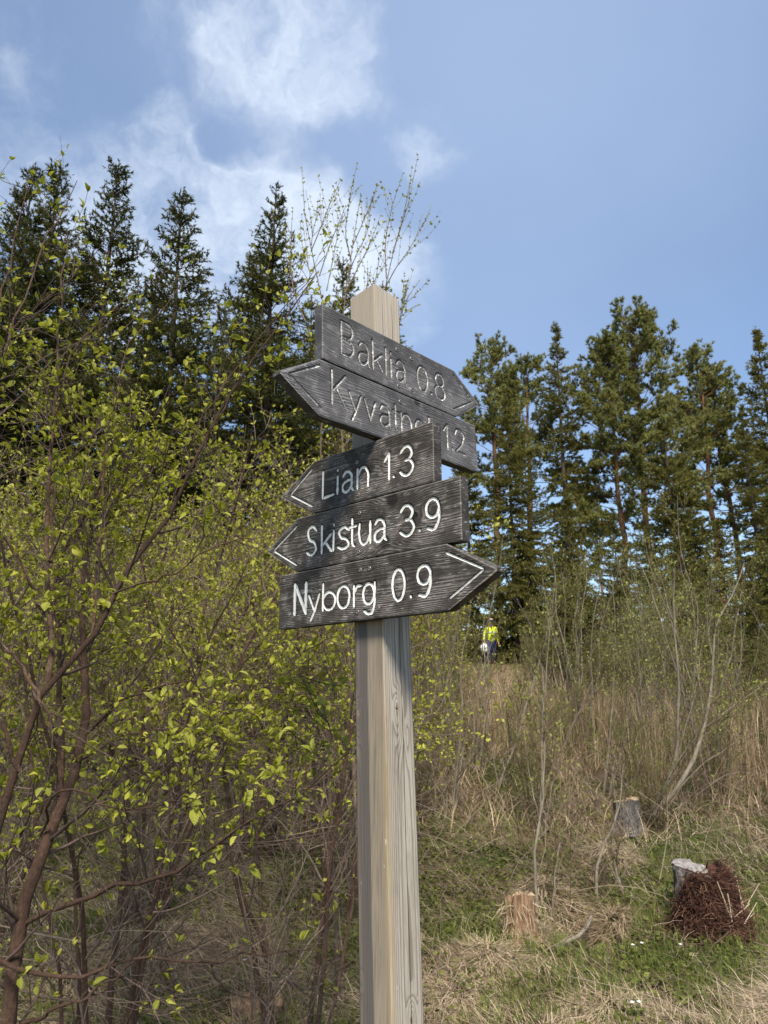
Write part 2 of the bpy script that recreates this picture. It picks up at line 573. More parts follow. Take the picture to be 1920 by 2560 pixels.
blotch = t.noise(t.vm('MULTIPLY', tc, (1, 1, 0.35)), 22, 5, 0.65)
col = t.mix(t.m('MULTIPLY', t.ss(blotch, 0.50, 0.72), 0.35), col, (0.155, 0.140, 0.125))
# weather stain: a grey band on the left face's outer half, a yellow one by the corner
edge = t.m('ADD', 0.050, t.m('MULTIPLY', t.m('SUBTRACT', t.noise(t.vm('MULTIPLY', tc, (0, 0, 1)), 3.0, 3), 0.5), 0.012))
band = t.m('MULTIPLY', t.ss(t.m('SUBTRACT', pu, edge), 0.0, 0.006), t.m('SUBTRACT', 1.0, face))
band = t.m('MULTIPLY', band, t.ss(t.m('ADD', t.m('MULTIPLY', mid, 0.5), t.m('MULTIPLY', t.ss(pu, 0.110, 0.052), 0.5)), 0.05, 0.55))
band = t.m('MULTIPLY', band, t.ss(pz, 2.5, 1.9))
col = t.mix(t.m('MULTIPLY', band, 0.88), col, (0.085, 0.075, 0.073))
yel = t.m('MULTIPLY', t.ss(t.m('ABSOLUTE', t.m('SUBTRACT', pu, 0.006)), 0.016, 0.0), t.ss(pz, 1.75, 1.35))
col = t.mix(t.m('MULTIPLY', yel, 0.38), col, (0.36, 0.275, 0.155))
grey = t.ss(pz, 1.9, 2.5)
col = t.mix(t.m('MULTIPLY', grey, 0.5), col, (0.42, 0.365, 0.30))
# knots and drying checks
col = t.mix(t.m('MULTIPLY', t.ss(knot, 0.25, 0.9), 0.75), col, t.mix(t.ss(t.noise(tc, 220, 3), 0.4, 0.6), (0.17, 0.125, 0.085), (0.27, 0.22, 0.17)))
col = t.mix(t.ss(knot, 1.45, 1.6), col, (0.015, 0.012, 0.010))
chk = None
for u0, amp, lo, hi, wd in ((0.0585, 0.004, 0.6, 2.0, 0.0007), (0.041, 0.003, 1.25, 1.80, 0.0005), (0.030, 0.002, 2.3, 2.7, 0.0006), (0.066, 0.003, 2.2, 2.7, 0.0007)):
    cz = t.m('ADD', u0, t.m('MULTIPLY', t.m('SUBTRACT', t.noise(t.vm('ADD', t.vm('MULTIPLY', tc, (0, 0, 1)), (u0 * 90, 0, 0)), 2.5, 4), 0.5), amp * 2))
    k_ = t.m('MULTIPLY', t.ss(t.m('ABSOLUTE', t.m('SUBTRACT', pu, cz)), wd * 1.9, wd * 0.5), t.m('MULTIPLY', t.ss(pz, lo, lo + 0.15), t.ss(pz, hi, hi - 0.15)))
    chk = k_ if chk is None else t.m('MAXIMUM', chk, k_)
chk = t.m('MULTIPLY', chk, t.ss(t.noise(t.vm('MULTIPLY', tc, (0, 0, 1)), 9.0, 3), 0.36, 0.46))
chk = t.m('MULTIPLY', chk, face)
col = t.mix(chk, col, (0.03, 0.025, 0.02))
pock = t.ss(t.noise(t.vm('MULTIPLY', tc, (1, 1, 0.35)), 95, 2, 0.4), 0.755, 0.775)
col = t.mix(t.m('MULTIPLY', pock, 0.5), col, (0.60, 0.57, 0.50))
h = t.m('ADD', t.m('SUBTRACT', t.m('MULTIPLY', late, 0.55), t.m('MULTIPLY', line, 0.6)), t.m('ADD', t.m('MULTIPLY', fine, 0.35), t.m('ADD', t.m('MULTIPLY', chk, -2.0), t.m('MULTIPLY', pock, -0.6))))
pbr(t, out, col, 0.85, t.bump(h, 0.55, 0.0012), 0.2)
M['post_timber'] = m

root = empty('signpost', (0.0406, 1.643, 0.0), 'tall timber trail signpost with five dark arrow boards screwed to it', 'signpost')
ORI = np.array([0.0406, 1.643, 0.0])

nf = 27
uu = np.linspace(0, PW, nf)
loop = [(u, 0.0) for u in uu[:-1]] + [(PW, w_) for w_ in np.linspace(0, PW, 6)[:-1]] + [(u, PW) for u in np.linspace(PW, 0, 6)[:-1]] + [(0.0, w_) for w_ in uu[::-1][:-1]]
loop = np.array(loop)


def round_corner(p):
    q, r = p.copy(), 0.0035
    for cu in (0, PW):
        for cw in (0, PW):
            d = np.abs(p - (cu, cw))
            near = (d.max(1) < r * 1.2)
            q[near] = p[near] + (np.array([PW / 2, PW / 2]) - p[near]) * 0.025 * (1 - d.max(1)[near] / (r * 1.2))[:, None]
    return q


rl = round_corner(loop)
zs = np.concatenate([np.linspace(-0.45, 0.6, 30)[:-1], np.linspace(0.6, 2.684, 320)])
U_, Z_ = np.broadcast_to(rl[:, 0], (len(zs), len(rl))), np.repeat(zs[:, None], len(rl), 1)
Wd_ = np.broadcast_to(rl[:, 1], (len(zs), len(rl)))
zt = np.minimum(Z_, 2.684 - 0.075 * (U_ + Wd_) * np.ones_like(Z_))
Z_ = np.where(Z_ > 2.6, 2.6 + (zt - 2.6).clip(0) * 1.0, Z_)
xy = post_corner(Z_) + U_[..., None] * PA + Wd_[..., None] * PB
nz, nl = len(zs), len(rl)
ii, jj = np.meshgrid(np.arange(nz - 1), np.arange(nl), indexing='ij')
b_, jn = ii * nl, (jj + 1) % nl
F = np.stack([b_ + jj, b_ + nl + jj, b_ + nl + jn, b_ + jn], -1).reshape(-1, 4)
# log rings
pith = (0.092, 0.060)
wob = 0.004 * (fbm2(Z_ * 1.1, Z_ * 0 + 3, 1.0, 2) - 0.5)
dist = np.hypot(U_ - pith[0] - wob * 1.5, Wd_ - pith[1] - wob) + 0.0030 * (fbm2(Z_ * 0.8 + U_ * 6, Wd_ * 8, 1.0, 2) - 0.5)
knotv = np.zeros_like(dist)
isR, isL = (U_ < 0.004) & (Wd_ > 0.002), (Wd_ < 0.004)
for onR, k0, z0, su, sz, amp in ((1, 0.043, 1.575, 0.013, 0.040, 0.012), (0, 0.088, 1.562, 0.012, 0.030, 0.012), (1, 0.060, 0.945, 0.012, 0.035, 0.012), (0, 0.090, 1.015, 0.006, 0.012, 0.005), (1, 0.072, 1.515, 0.007, 0.03, 0.004)):
    msk = isR if onR else isL
    cc = Wd_ if onR else U_
    # the rings run round the knot with a tail below it
    tail = np.where(Z_ < z0, 1.9, 1.0)
    dist += msk * amp * np.exp(-(((cc - k0) / su) ** 2 + ((Z_ - z0) / (sz * tail)) ** 2))
    r = np.hypot((cc - k0) / (su * 0.55), (Z_ - z0) / (sz * 0.42))
    knotv = np.maximum(knotv, msk * np.clip(1.25 - r, 0, 1) * (1.0 if su > 0.007 else 0.7))
    hole = np.hypot((cc - k0 + 0.003) / 0.0036, (Z_ - z0 + 0.002) / 0.006)
    knotv = np.maximum(knotv, msk * np.where(hole < 1, 2.0, 0) * (onR and su > 0.01))
ringv = dist / 0.0025
side = np.where(isL, 0.0, 1.0)
fu = np.where(side > 0.5, Wd_, U_)
V = np.concatenate([xy, Z_[..., None]], -1).reshape(-1, 3)
mb = MB()
mb.add(V, F, 0.5)
top = np.concatenate([xy[-1], Z_[-1][:, None]], -1)
ctr = top.mean(0) + (0, 0, 0.001)
j = np.arange(nl)
mb.add(np.concatenate([top, ctr[None]]), np.stack([j, np.full(nl, nl), (j + 1) % nl], -1), 0.5)
ex = lambda a, v: np.concatenate([a.ravel(), np.full(nl + 1, v)])
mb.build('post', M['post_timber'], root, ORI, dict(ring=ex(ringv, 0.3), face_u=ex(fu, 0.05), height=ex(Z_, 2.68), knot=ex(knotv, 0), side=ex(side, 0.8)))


# ------------------------------------------------------------------ the five arrow boards
def board_mat(name, dark, mid_, light, fleck, blue):
    m, t, out = new_mat(name)
    ring, edge, knot = t.attr('ring'), t.attr('edge'), t.attr('knot')
    tc = t.n('ShaderNodeTexCoord').outputs['Object']
    fib = t.noise(t.vm('MULTIPLY', tc, (0.035, 1, 1)), 700, 4, 0.65)
    fl = t.noise(t.vm('ADD', t.vm('MULTIPLY', tc, (0.10, 1, 0.3)), (3.1, 0, 0)), 330, 3, 0.6)
    patch = t.noise(tc, 13, 4, 0.6)
    fr = t.m('FRACT', ring)
    late = t.m('MULTIPLY', t.ss(fr, 0.35, 0.85), t.ss(fr, 1.0, 0.92))
    col = t.mix(t.ss(fib, 0.32, 0.72), dark, mid_)
    col = t.mix(t.m('MULTIPLY', late, t.m('MULTIPLY', t.ss(patch, 0.32, 0.62, 0.12, 0.72), t.ss(fib, 0.25, 0.6, 0.5, 1.1))), col, light)
    col = t.mix(t.m('MULTIPLY', t.ss(fl, 0.57, 0.68), t.ss(patch, 0.36, 0.62, 0.15, 0.85)), col, fleck)
    col = t.mix(t.m('MULTIPLY', t.ss(patch, 0.58, 0.44), 0.66), col, dark)
    col = t.mix(t.m('MULTIPLY', t.ss(knot, 0.1, 0.9), 0.85), col, (0.014, 0.012, 0.011))
    col = t.mix(t.m('MULTIPLY', t.ss(edge, 0.2, 1.0), t.ss(fib, 0.3, 0.6, 0.2, 0.8)), col, light)
    h = t.m('ADD', t.m('MULTIPLY', late, 0.9), t.m('ADD', t.m('MULTIPLY', fib, 0.8), t.m('MULTIPLY', fl, 0.5)))
    pbr(t, out, col, 0.75, t.bump(h, 0.8, 0.0014), 0.22)
    M[name] = m


board_mat('board_timber_brown', (0.028, 0.024, 0.022), (0.098, 0.087, 0.079), (0.225, 0.208, 0.190), (0.48, 0.46, 0.43), 0)
board_mat('board_timber_grey', (0.062, 0.060, 0.064), (0.122, 0.119, 0.125), (0.190, 0.186, 0.193), (0.42, 0.42, 0.43), 1)


def paint_mat(name, worn, bare=(0.14, 0.13, 0.125)):
    m, t, out = new_mat(name)
    tc = t.n('ShaderNodeTexCoord').outputs['Object']
    a = t.noise(t.vm('MULTIPLY', tc, (0.5, 1, 1)), 190, 5, 0.7)
    b_ = t.noise(tc, 30, 3, 0.5)
    f = t.ss(t.m('ADD', t.m('MULTIPLY', a, 0.65), t.m('MULTIPLY', b_, 0.35)), worn - 0.06, worn + 0.07)
    col = t.mix(f, bare, t.mix(b_, (0.56, 0.56, 0.54), (0.74, 0.74, 0.71)))
    pbr(t, out, col, 0.6, t.bump(a, 0.5, 0.0006), 0.3)
    M[name] = m


paint_mat('letter_paint', 0.37)
paint_mat('worn_letter_paint', 0.545, (0.20, 0.195, 0.195))


def arc(cx, cy, rx, ry, a0, a1, n=14):
    a = np.radians(np.linspace(a0, a1, n))
    return [(cx + rx * math.cos(q), cy + ry * math.sin(q)) for q in a]


def sp(pts, n=18):
    return [tuple(p) for p in resample(np.array([(x, y, 0) for x, y in pts]), n)[:, :2]]


GLYPH = {
    'B': [[(0, 0), (0, 1)], [(0, 1), (.5, 1)] + arc(.5, .765, .45, .235, 90, -90) + [(0, .53)], [(.5, .53)] + arc(.55, .265, .45, .265, 90, -90) + [(0, 0)]],
    'a': [sp([(.08, .80), (.25, .98), (.6, .98), (.85, .75), (.86, .3), (.90, .06), (1.02, .0)]), sp([(.85, .56), (.4, .54), (.06, .36), (.06, .14), (.3, 0), (.62, .07), (.86, .28)])],
    'k': [[(.05, 0), (.02, 1)], [(.92, .62), (.06, .26)], [(.38, .40), (1, .02)]],
    'l': [[(.5, 0), (.5, 1)]],
    'i': [[(.5, 0), (.5, .70)], [(.5, .93), (.5, .965)]],
    '0': [arc(.5, .5, .5, .5, 90, 450, 28)],
    '.': [[(.5, .35), (.5, .65)]],
    '8': [arc(.5, .76, .40, .24, 90, 450, 20), arc(.5, .27, .5, .27, 90, 450, 20)],
    'K': [[(0, 0), (0, 1)], [(.95, .96), (.04, .40)], [(.28, .56), (1, 0)]],
    'y': [[(0, 1), (.55, .36)], [(1, 1), (.55, .36), (.2, 0)]],
    'v': [[(0, 1), (.5, 0)], [(.5, 0), (1, 1)]],
    't': [sp([(.45, 1), (.45, .5), (.47, .1), (.8, .0)]), [(0, .72), (1, .72)]],
    'n': [[(0, 1), (0, 0)], sp([(0, .62), (.3, .95), (.72, .97), (.98, .68), (1, 0)])],
    'e': [[(.05, .52), (.96, .52)] + arc(.5, .5, .47, .5, 5, 300, 22)],
    '1': [[(0, .72), (.9, 1), (.9, 0)]],
    '2': [sp([(.04, .76), (.2, .97), (.6, 1.0), (.95, .78), (.75, .48), (.05, .02)]), [(.05, .02), (1, 0)]],
    '3': [sp([(.04, .84), (.3, 1), (.72, .97), (.92, .76), (.72, .57), (.38, .53)]), sp([(.38, .53), (.8, .48), (1, .26), (.75, .03), (.35, .0), (0, .15)])],
    'L': [[(0, 1), (0, 0)], [(0, 0), (1, .03)]],
    'S': [sp([(.95, .84), (.55, 1), (.12, .82), (.25, .58), (.75, .42), (.95, .2), (.5, 0), (.02, .13)], 26)],
    'u': [sp([(0, 1), (0, .35), (.3, .0), (.75, .1), (1, .42)]), [(1, 1), (1, 0)]],
    '9': [arc(.5, .70, .46, .30, 0, 360, 22), sp([(.96, .74), (.95, .35), (.6, .02), (.1, .08)])],
    'N': [[(0, 0), (0, 1)], [(0, 1), (1, 0)], [(1, 0), (1, 1)]],
    'b': [[(0, 1), (0, 0)], arc(.5, .32, .5, .33, 170, -190, 22)],
    'o': [arc(.5, .5, .5, .5, 90, 450, 24)],
    'r': [[(.1, 0), (.1, 1)], sp([(.1, .62), (.45, .93), (1, .97)])],
    'g': [arc(.46, .66, .46, .33, 0, 360, 22), sp([(.95, 1), (.95, .35), (.8, .06), (.4, .0), (.08, .1)])],
}
GLYPH['s'] = GLYPH['S']
# every board: face, centre height, square end, tip, shoulder, height, tilt, letters (glyph, left, right, bottom, top), arrow cuts, screws, knots
BOARDS = [
    dict(face='R', zc=0.845, sq=-0.2117, tip=0.4041, sh=0.294, h=0.1454, tilt=0, mat='board_timber_grey', paint='worn_letter_paint', text='Baklia 0.8', way='right',
         let=[('B', -0.1502, -0.1094, -0.037, 0.0505), ('a', -0.0925, -0.0532, -0.041, 0.0185), ('k', -0.0422, -0.005, -0.0405, 0.040), ('l', 0.0042, 0.0089, -0.0415, 0.034), ('i', 0.0227, 0.0281, -0.0410, 0.032),
              ('a', 0.0451, 0.0830, -0.042, 0.0175), ('0', 0.1292, 0.1717, -0.0404, 0.0330), ('.', 0.1840, 0.1897, -0.039, -0.033), ('8', 0.2038, 0.2467, -0.0415, 0.0360)],
         arrow=[(0.2912, 0.0552), (0.3722, -0.0011), (0.2859, -0.0521)], screw=[(0.0499, 0.0480), (0.1062, 0.0420), (0.0518, -0.0580), (0.1043, -0.0500)], knots=[]),
    dict(face='R', zc=0.6964, sq=0.381, tip=-0.3333, sh=-0.2205, h=0.1439, tilt=0.0047, mat='board_timber_grey', paint='worn_letter_paint', text='Kyvatnet 1.2', way='left',
         let=[('K', -0.1813, -0.1349, -0.0320, 0.0570), ('y', -0.1256, -0.0867, -0.0540, 0.0170), ('v', -0.0730, -0.0361, -0.0360, 0.0155), ('a', -0.0206, 0.0192, -0.0385, 0.0175), ('t', 0.0270, 0.0494, -0.0368, 0.0335),
              ('n', 0.0590, 0.0966, -0.0360, 0.0170), ('e', 0.1115, 0.1481, -0.0370, 0.0154), ('t', 0.1600, 0.1824, -0.0370, 0.0341), ('1', 0.2303, 0.2488, -0.0359, 0.0357), ('.', 0.2640, 0.2710, -0.0345, -0.0275), ('2', 0.2811, 0.3242, -0.0355, 0.0345)],
         arrow=[(-0.2204, 0.0539), (-0.3068, 0.0018), (-0.2162, -0.0532)], screw=[(0.0560, 0.0480), (0.0451, -0.0530)], knots=[(0.125, 0.066, 0.012)]),
    dict(face='L', zc=0.5433, sq=0.2026, tip=-0.355, sh=-0.2194, h=0.1445, tilt=0.0021, mat='board_timber_brown', paint='letter_paint', text='Lian 1.3', way='left',
         let=[('L', -0.1799, -0.1373, -0.0385, 0.0345), ('i', -0.1253, -0.1194, -0.0380, 0.0300), ('a', -0.1047, -0.0633, -0.0390, 0.0134), ('n', -0.0474, -0.0100, -0.0385, 0.0125), ('1', 0.0474, 0.0644, -0.0380, 0.0290), ('.', 0.0747, 0.0817, -0.0365, -0.031), ('3', 0.0987, 0.1402, -0.0390, 0.0303)],
         arrow=[(-0.2275, 0.0509), (-0.3129, -0.0031), (-0.2217, -0.0526)], screw=[(-0.0495, 0.0306), (-0.0444, -0.0564)], knots=[(-0.005, 0.002, 0.020)]),
    dict(face='L', zc=0.3954, sq=0.272, tip=-0.4147, sh=-0.290, h=0.145, tilt=0, mat='board_timber_brown', paint='letter_paint', text='Skistua 3.9', way='left',
         let=[('S', -0.2454, -0.2046, -0.0370, 0.0395), ('k', -0.1863, -0.1461, -0.0375, 0.0345), ('i', -0.1414, -0.1367, -0.0365, 0.0350), ('s', -0.1239, -0.0795, -0.0375, 0.0173), ('t', -0.0810, -0.0560, -0.0365, 0.0335), ('u', -0.0439, -0.0064, -0.0360, 0.0160),
              ('a', 0.0074, 0.0475, -0.0370, 0.0155), ('3', 0.0925, 0.1355, -0.0370, 0.0325), ('.', 0.1485, 0.1546, -0.0350, -0.0290), ('9', 0.1710, 0.2122, -0.0365, 0.0345)],
         arrow=[(-0.2899, 0.0504), (-0.3839, -0.0027), (-0.2865, -0.0553)], screw=[(-0.0439, 0.0433), (-0.0461, -0.0541)], knots=[(0.066, 0.055, 0.022), (0.043, -0.045, 0.022), (0.137, 0.004, 0.012)]),
    dict(face='L', zc=0.2482, sq=-0.3603, tip=0.3531, sh=0.2248, h=0.1444, tilt=-0.0055, mat='board_timber_brown', paint='letter_paint', text='Nyborg 0.9', way='right',
         let=[('N', -0.2930, -0.2480, -0.0378, 0.0400), ('y', -0.2349, -0.1943, -0.0600, 0.0050), ('b', -0.1799, -0.1340, -0.0370, 0.0300), ('o', -0.1255, -0.0820, -0.0380, 0.0160), ('r', -0.0690, -0.0421, -0.0374, 0.0118), ('g', -0.0344, 0.0060, -0.0590, 0.0120),
              ('0', 0.0620, 0.1003, -0.0375, 0.0340), ('.', 0.1154, 0.1219, -0.0355, -0.0290), ('9', 0.1379, 0.1787, -0.0365, 0.0325)],
         arrow=[(0.2235, 0.0517), (0.3186, 0.0037), (0.2303, -0.0472)], screw=[(-0.0442, 0.0480), (-0.0532, -0.0530), (-0.0125, 0.0470), (0.0165, -0.0500)], knots=[]),
]
THICK = 0.028
m, t, out = new_mat('steel_screw')
tc = t.n('ShaderNodeTexCoord').outputs['Object']
b_ = pbr(t, out, t.mix(t.ss(t.noise(tc, 500, 3), 0.4, 0.65), (0.34, 0.33, 0.32), (0.12, 0.085, 0.065)), 0.42, None, 0.5)
b_.inputs['Metallic'].default_value = 0.7
M['steel_screw'] = m
# countersunk screw head with a cross recess
mb = MB()
a = np.arange(12) * math.pi / 6
rr = [(0.0056, -0.002), (0.0056, 0.0004), (0.0048, 0.0012), (0.0026, 0.0013)]
V = np.concatenate([np.stack([r * np.cos(a), r * np.sin(a), np.full(12, z)], -1) for r, z in rr])
i_, j_ = np.meshgrid(np.arange(3), np.arange(12), indexing='ij')
mb.add(V, np.stack([i_ * 12 + j_, i_ * 12 + (j_ + 1) % 12, (i_ + 1) * 12 + (j_ + 1) % 12, (i_ + 1) * 12 + j_], -1).reshape(-1, 4))
rec = np.stack([0.0026 * np.cos(a) * (1 - 0.45 * (np.arange(12) % 3 != 0)), 0.0026 * np.sin(a) * (1 - 0.45 * (np.arange(12) % 3 != 0)), np.full(12, -0.0006)], -1)
mb.add(np.concatenate([V[36:48], rec, [[0, 0, -0.001]]]), np.concatenate([np.stack([np.arange(12), (np.arange(12) + 1) % 12, 12 + (np.arange(12) + 1) % 12, 12 + np.arange(12)], -1)]), 0.2)
mb.add(np.concatenate([rec, [[0, 0, -0.001]]]), np.stack([np.arange(12), (np.arange(12) + 1) % 12, np.full(12, 12)], -1), 0.1)
screw_me = mb.mesh('screw', M['steel_screw'])

brng = np.random.default_rng(11)


def ribbon(name, strokes, hw, mat, parent, jit):
    """painted floor of one routed letter: shallow V channels along its strokes"""
    mb = MB()
    for q, P in enumerate(strokes):
        P = np.asarray(P, float)
        d = np.concatenate([[0], np.cumsum(np.linalg.norm(np.diff(P, axis=0), axis=1))])
        n = max(3, int(d[-1] / 0.0035) + 1)
        s_ = np.linspace(0, d[-1], n)
        P = np.stack([np.interp(s_, d, P[:, 0]), np.interp(s_, d, P[:, 1])], -1)
        T = unit(np.gradient(P, axis=0))
        T2 = T.copy()
        T2[1:-1] = unit(T[:-2] + 2 * T[1:-1] + T[2:])
        P[0] -= T[0] * hw * 0.7
        P[-1] += T[-1] * hw * 0.7
        Nn = np.stack([-T2[:, 1], T2[:, 0]], -1)
        wj = hw * (1 + jit.normal(0, 0.10, n))
        wj[[0, -1]] *= 0.55
        off = np.array([-1, -0.55, 0, 0.55, 1.0])
        dep = np.array([-0.0006, -0.0018, -0.0026, -0.0018, -0.0006]) - q * 0.00012
        V = np.concatenate([P[:, None, :] + Nn[:, None, :] * off[None, :, None] * wj[:, None, None], np.broadcast_to(dep[None, :, None], (n, 5, 1))], -1)
        i_, j_ = np.meshgrid(np.arange(n - 1), np.arange(4), indexing='ij')
        b = i_ * 5 + j_
        mb.add(V.reshape(-1, 3), np.stack([b, b + 5, b + 6, b + 1], -1).reshape(-1, 4)[:, ::-1], jit.uniform(0.3, 0.7))
    return mb.build(name, mat, parent)


for bd in BOARDS:
    dv, nv = (-PA, -PB) if bd['face'] == 'L' else (PB, -PA)
    sg = -1 if bd['face'] == 'L' else 1
    zc = bd['zc'] + CAM_H
    c2 = post_corner(zc) + dv * (sg * 0.05) + nv * (THICK + 0.0008)
    lean = np.array([-0.0248, 0.0239])
    th = bd['tilt'] * sg
    X3 = np.array([dv[0] * math.cos(th), dv[1] * math.cos(th), math.sin(th)])
    upv = np.array([lean[0], lean[1], 1.0])
    N3 = unit(np.cross(X3, upv))
    Y3 = np.cross(N3, X3)
    Mw = Matrix(((X3[0], Y3[0], N3[0], c2[0] - ORI[0]), (X3[1], Y3[1], N3[1], c2[1] - ORI[1]), (X3[2], Y3[2], N3[2], zc - ORI[2]), (0, 0, 0, 1)))
    ox = sg * 0.05                                             # board x = reading direction, origin above the screw line
    strokes_all, letters = [], []
    for ch, l, r, bo, to in bd['let']:
        hw = 0.0056 if ch == 'N' else (0.0036 if bd['face'] == 'L' else 0.0027)
        st = []
        for s_ in GLYPH[ch]:
            st.append([(l - ox + x * (r - l) + brng.normal(0, 0.0004), bo + y * (to - bo) + brng.normal(0, 0.0004)) for x, y in s_])
        letters.append((ch, st, hw))
        strokes_all += [(s_, hw) for s_ in st]
    ar = bd['arrow']
    cuts = [[(ar[0][0] - ox, ar[0][1]), (ar[1][0] - ox, ar[1][1] + 0.002)], [(ar[1][0] - ox, ar[1][1] - 0.002), (ar[2][0] - ox, ar[2][1])]]
    strokes_all += [(c_, 0.0022) for c_ in cuts]
    # outline as half height over x, front face as a grid that carries the routed grooves
    x0, x1 = min(bd['sq'], bd['tip']) - ox, max(bd['sq'], bd['tip']) - ox
    tipx, shx = bd['tip'] - ox, bd['sh'] - ox
    hh = bd['h'] / 2
    nx, ny = int((x1 - x0) / 0.0021), 70
    xs = np.linspace(x0, x1, nx)
    half = np.where((xs - shx) * np.sign(tipx - shx) > 0, 0.004 + (hh - 0.004) * np.clip(np.abs(tipx - xs) / abs(tipx - shx), 0, 1), hh)
    vs = np.linspace(-1, 1, ny)
    vs = np.sign(vs) * (1 - (1 - np.abs(vs)) ** 1.25)
    Xg = np.repeat(xs[:, None], ny, 1)
    ragT = 0.0012 * (fbm2(xs * 40, xs * 0 + 7, 1, 3) - 0.5)
    ragB = 0.0012 * (fbm2(xs * 40, xs * 0 + 19, 1, 3) - 0.5)
    Yg = vs[None, :] * half[:, None] + np.where(vs[None, :] > 0, ragT[:, None], ragB[:, None]) * np.abs(vs[None, :])
    P = np.stack([Xg, Yg], -1).reshape(-1, 2)
    depth = np.zeros(len(P))
    for s_, hw in strokes_all:
        s_ = np.asarray(s_)
        for a_, b2 in zip(s_[:-1], s_[1:]):
            lo, hi = np.minimum(a_, b2) - 0.009, np.maximum(a_, b2) + 0.009
            ix = np.where(((P > lo) & (P < hi)).all(1))[0]
            if len(ix) == 0:
                continue
            ab = b2 - a_
            u = np.clip(((P[ix] - a_) @ ab) / max(ab @ ab, 1e-12), 0, 1)
            d = np.linalg.norm(P[ix] - a_ - u[:, None] * ab, axis=1)
            depth[ix] = np.maximum(depth[ix], 0.0045 * (1 - sstep(d, hw * 0.85, hw + 0.0022)))
    ed = np.minimum(hh - np.abs(Yg), np.minimum(Xg - x0, x1 - Xg))
    slope = np.abs(Xg - tipx) * hh / abs(tipx - shx) * 0.75 - np.abs(Yg) * 0.75
    ed = np.clip(np.where((Xg - shx) * np.sign(tipx - shx) > 0, np.minimum(ed, slope), ed), 0, 1).ravel()
    Zg = -depth - 0.0016 * (1 - sstep(ed, 0, 0.0030)) + 0.0005 * (fbm2(P[:, 0] * 14, P[:, 1] * 160, 1, 3) - 0.5)
    # grain: a flat-sawn board, its growth rings bent round the knots
    so = brng.uniform(0, 50)
    d0 = 0.020 + 0.030 * fbm2(P[:, 0] * 2.2 + so, P[:, 1] * 4, 1, 2)
    rad = np.hypot(P[:, 1] - 0.03 * (fbm2(P[:, 0] * 3 + so, P[:, 0] * 0, 1, 2) - 0.5) - brng.uniform(-0.03, 0.03), d0) + 0.004 * (fbm2(P[:, 0] * 9 + so, P[:, 1] * 30, 1, 3) - 0.5)
    rad = rad + 0.0030 * (vnoise(rad * 190 + so, rad * 0) - 0.5) + 0.0009 * (fbm2(P[:, 0] * 55 + so, P[:, 1] * 260, 1, 2) - 0.5)
    kn = np.zeros(len(P))
    for kx, ky, kr in bd['knots']:
        q = np.hypot((P[:, 0] - (kx - ox)) / 2.2, P[:, 1] - ky) / kr
        rad += kr * 1.0 * np.exp(-q ** 2 * 0.55)
        q2 = np.hypot((P[:, 0] - (kx - ox)) * 0.9, P[:, 1] - ky) / kr
        kn = np.maximum(kn, np.clip(1.5 - q2 * 1.2, 0, 1) * (1.0 if kr < 0.014 else 0.85))
        Zg -= 0.0018 * np.exp(-(q2 * 1.4) ** 4)
    mb = MB()
    V = np.concatenate([P, Zg[:, None]], -1)
    i_, j_ = np.meshgrid(np.arange(nx - 1), np.arange(ny - 1), indexing='ij')
    b = i_ * ny + j_
    mb.add(V, np.stack([b, b + ny, b + ny + 1, b + 1], -1).reshape(-1, 4))
    # sides and back
    Vg = V.reshape(nx, ny, 3)
    rim = np.concatenate([Vg[:, 0], Vg[-1, 1:], Vg[-2::-1, -1], Vg[0, -2:0:-1]])
    nr = len(rim)
    lay = [rim, rim * (1, 1, 0) + (0, 0, -0.004), rim * (1, 1, 0) + (0, 0, -0.014), rim * (1, 1, 0) + (0, 0, -THICK)]
    j = np.arange(nr)
    mb.add(np.concatenate(lay), np.concatenate([np.stack([q * nr + j, (q + 1) * nr + j, (q + 1) * nr + (j + 1) % nr, q * nr + (j + 1) % nr], -1) for q in range(3)]), smooth=False)
    bk = np.concatenate([Vg[:, :1], Vg[:, -1:]], 1) * (1, 1, 0) + (0, 0, -THICK)
    i2 = np.arange(nx - 1) * 2
    mb.add(bk.reshape(-1, 3), np.stack([i2, i2 + 1, i2 + 3, i2 + 2], -1), smooth=False)
    lv = np.concatenate(lay)
    ringw = np.concatenate([lv[:, 1] * 300 + lv[:, 2] * 420, bk.reshape(-1, 3)[:, 1] * 300])
    zer = np.zeros(len(ringw))
    bo_ = mb.build('sign_board', M[bd['mat']], root, attrs=dict(ring=np.concatenate([rad / 0.0042, ringw]), edge=np.concatenate([(1 - sstep(ed, 0, 0.0035)), zer]), knot=np.concatenate([kn, zer])))
    bo_.matrix_basis = Mw
    bo_['label'] = 'weathered dark arrow board reading %s and pointing %s' % (bd['text'], bd['way'])
    for ch, st, hw in letters:
        ribbon('letter', st, hw, M[bd['paint']], bo_, brng)
    for c_ in cuts:
        ribbon('arrow_groove', [c_], 0.0022, M[bd['paint']], bo_, brng)
    for sx, sy in bd['screw']:
        so_ = bpy.data.objects.new('screw', screw_me)
        COL.objects.link(so_)
        so_.parent = bo_
        so_.matrix_basis = Matrix.Translation((sx - ox, sy, 0.0004)) @ Matrix.Rotation(brng.uniform(0, 1.5), 4, 'Z')


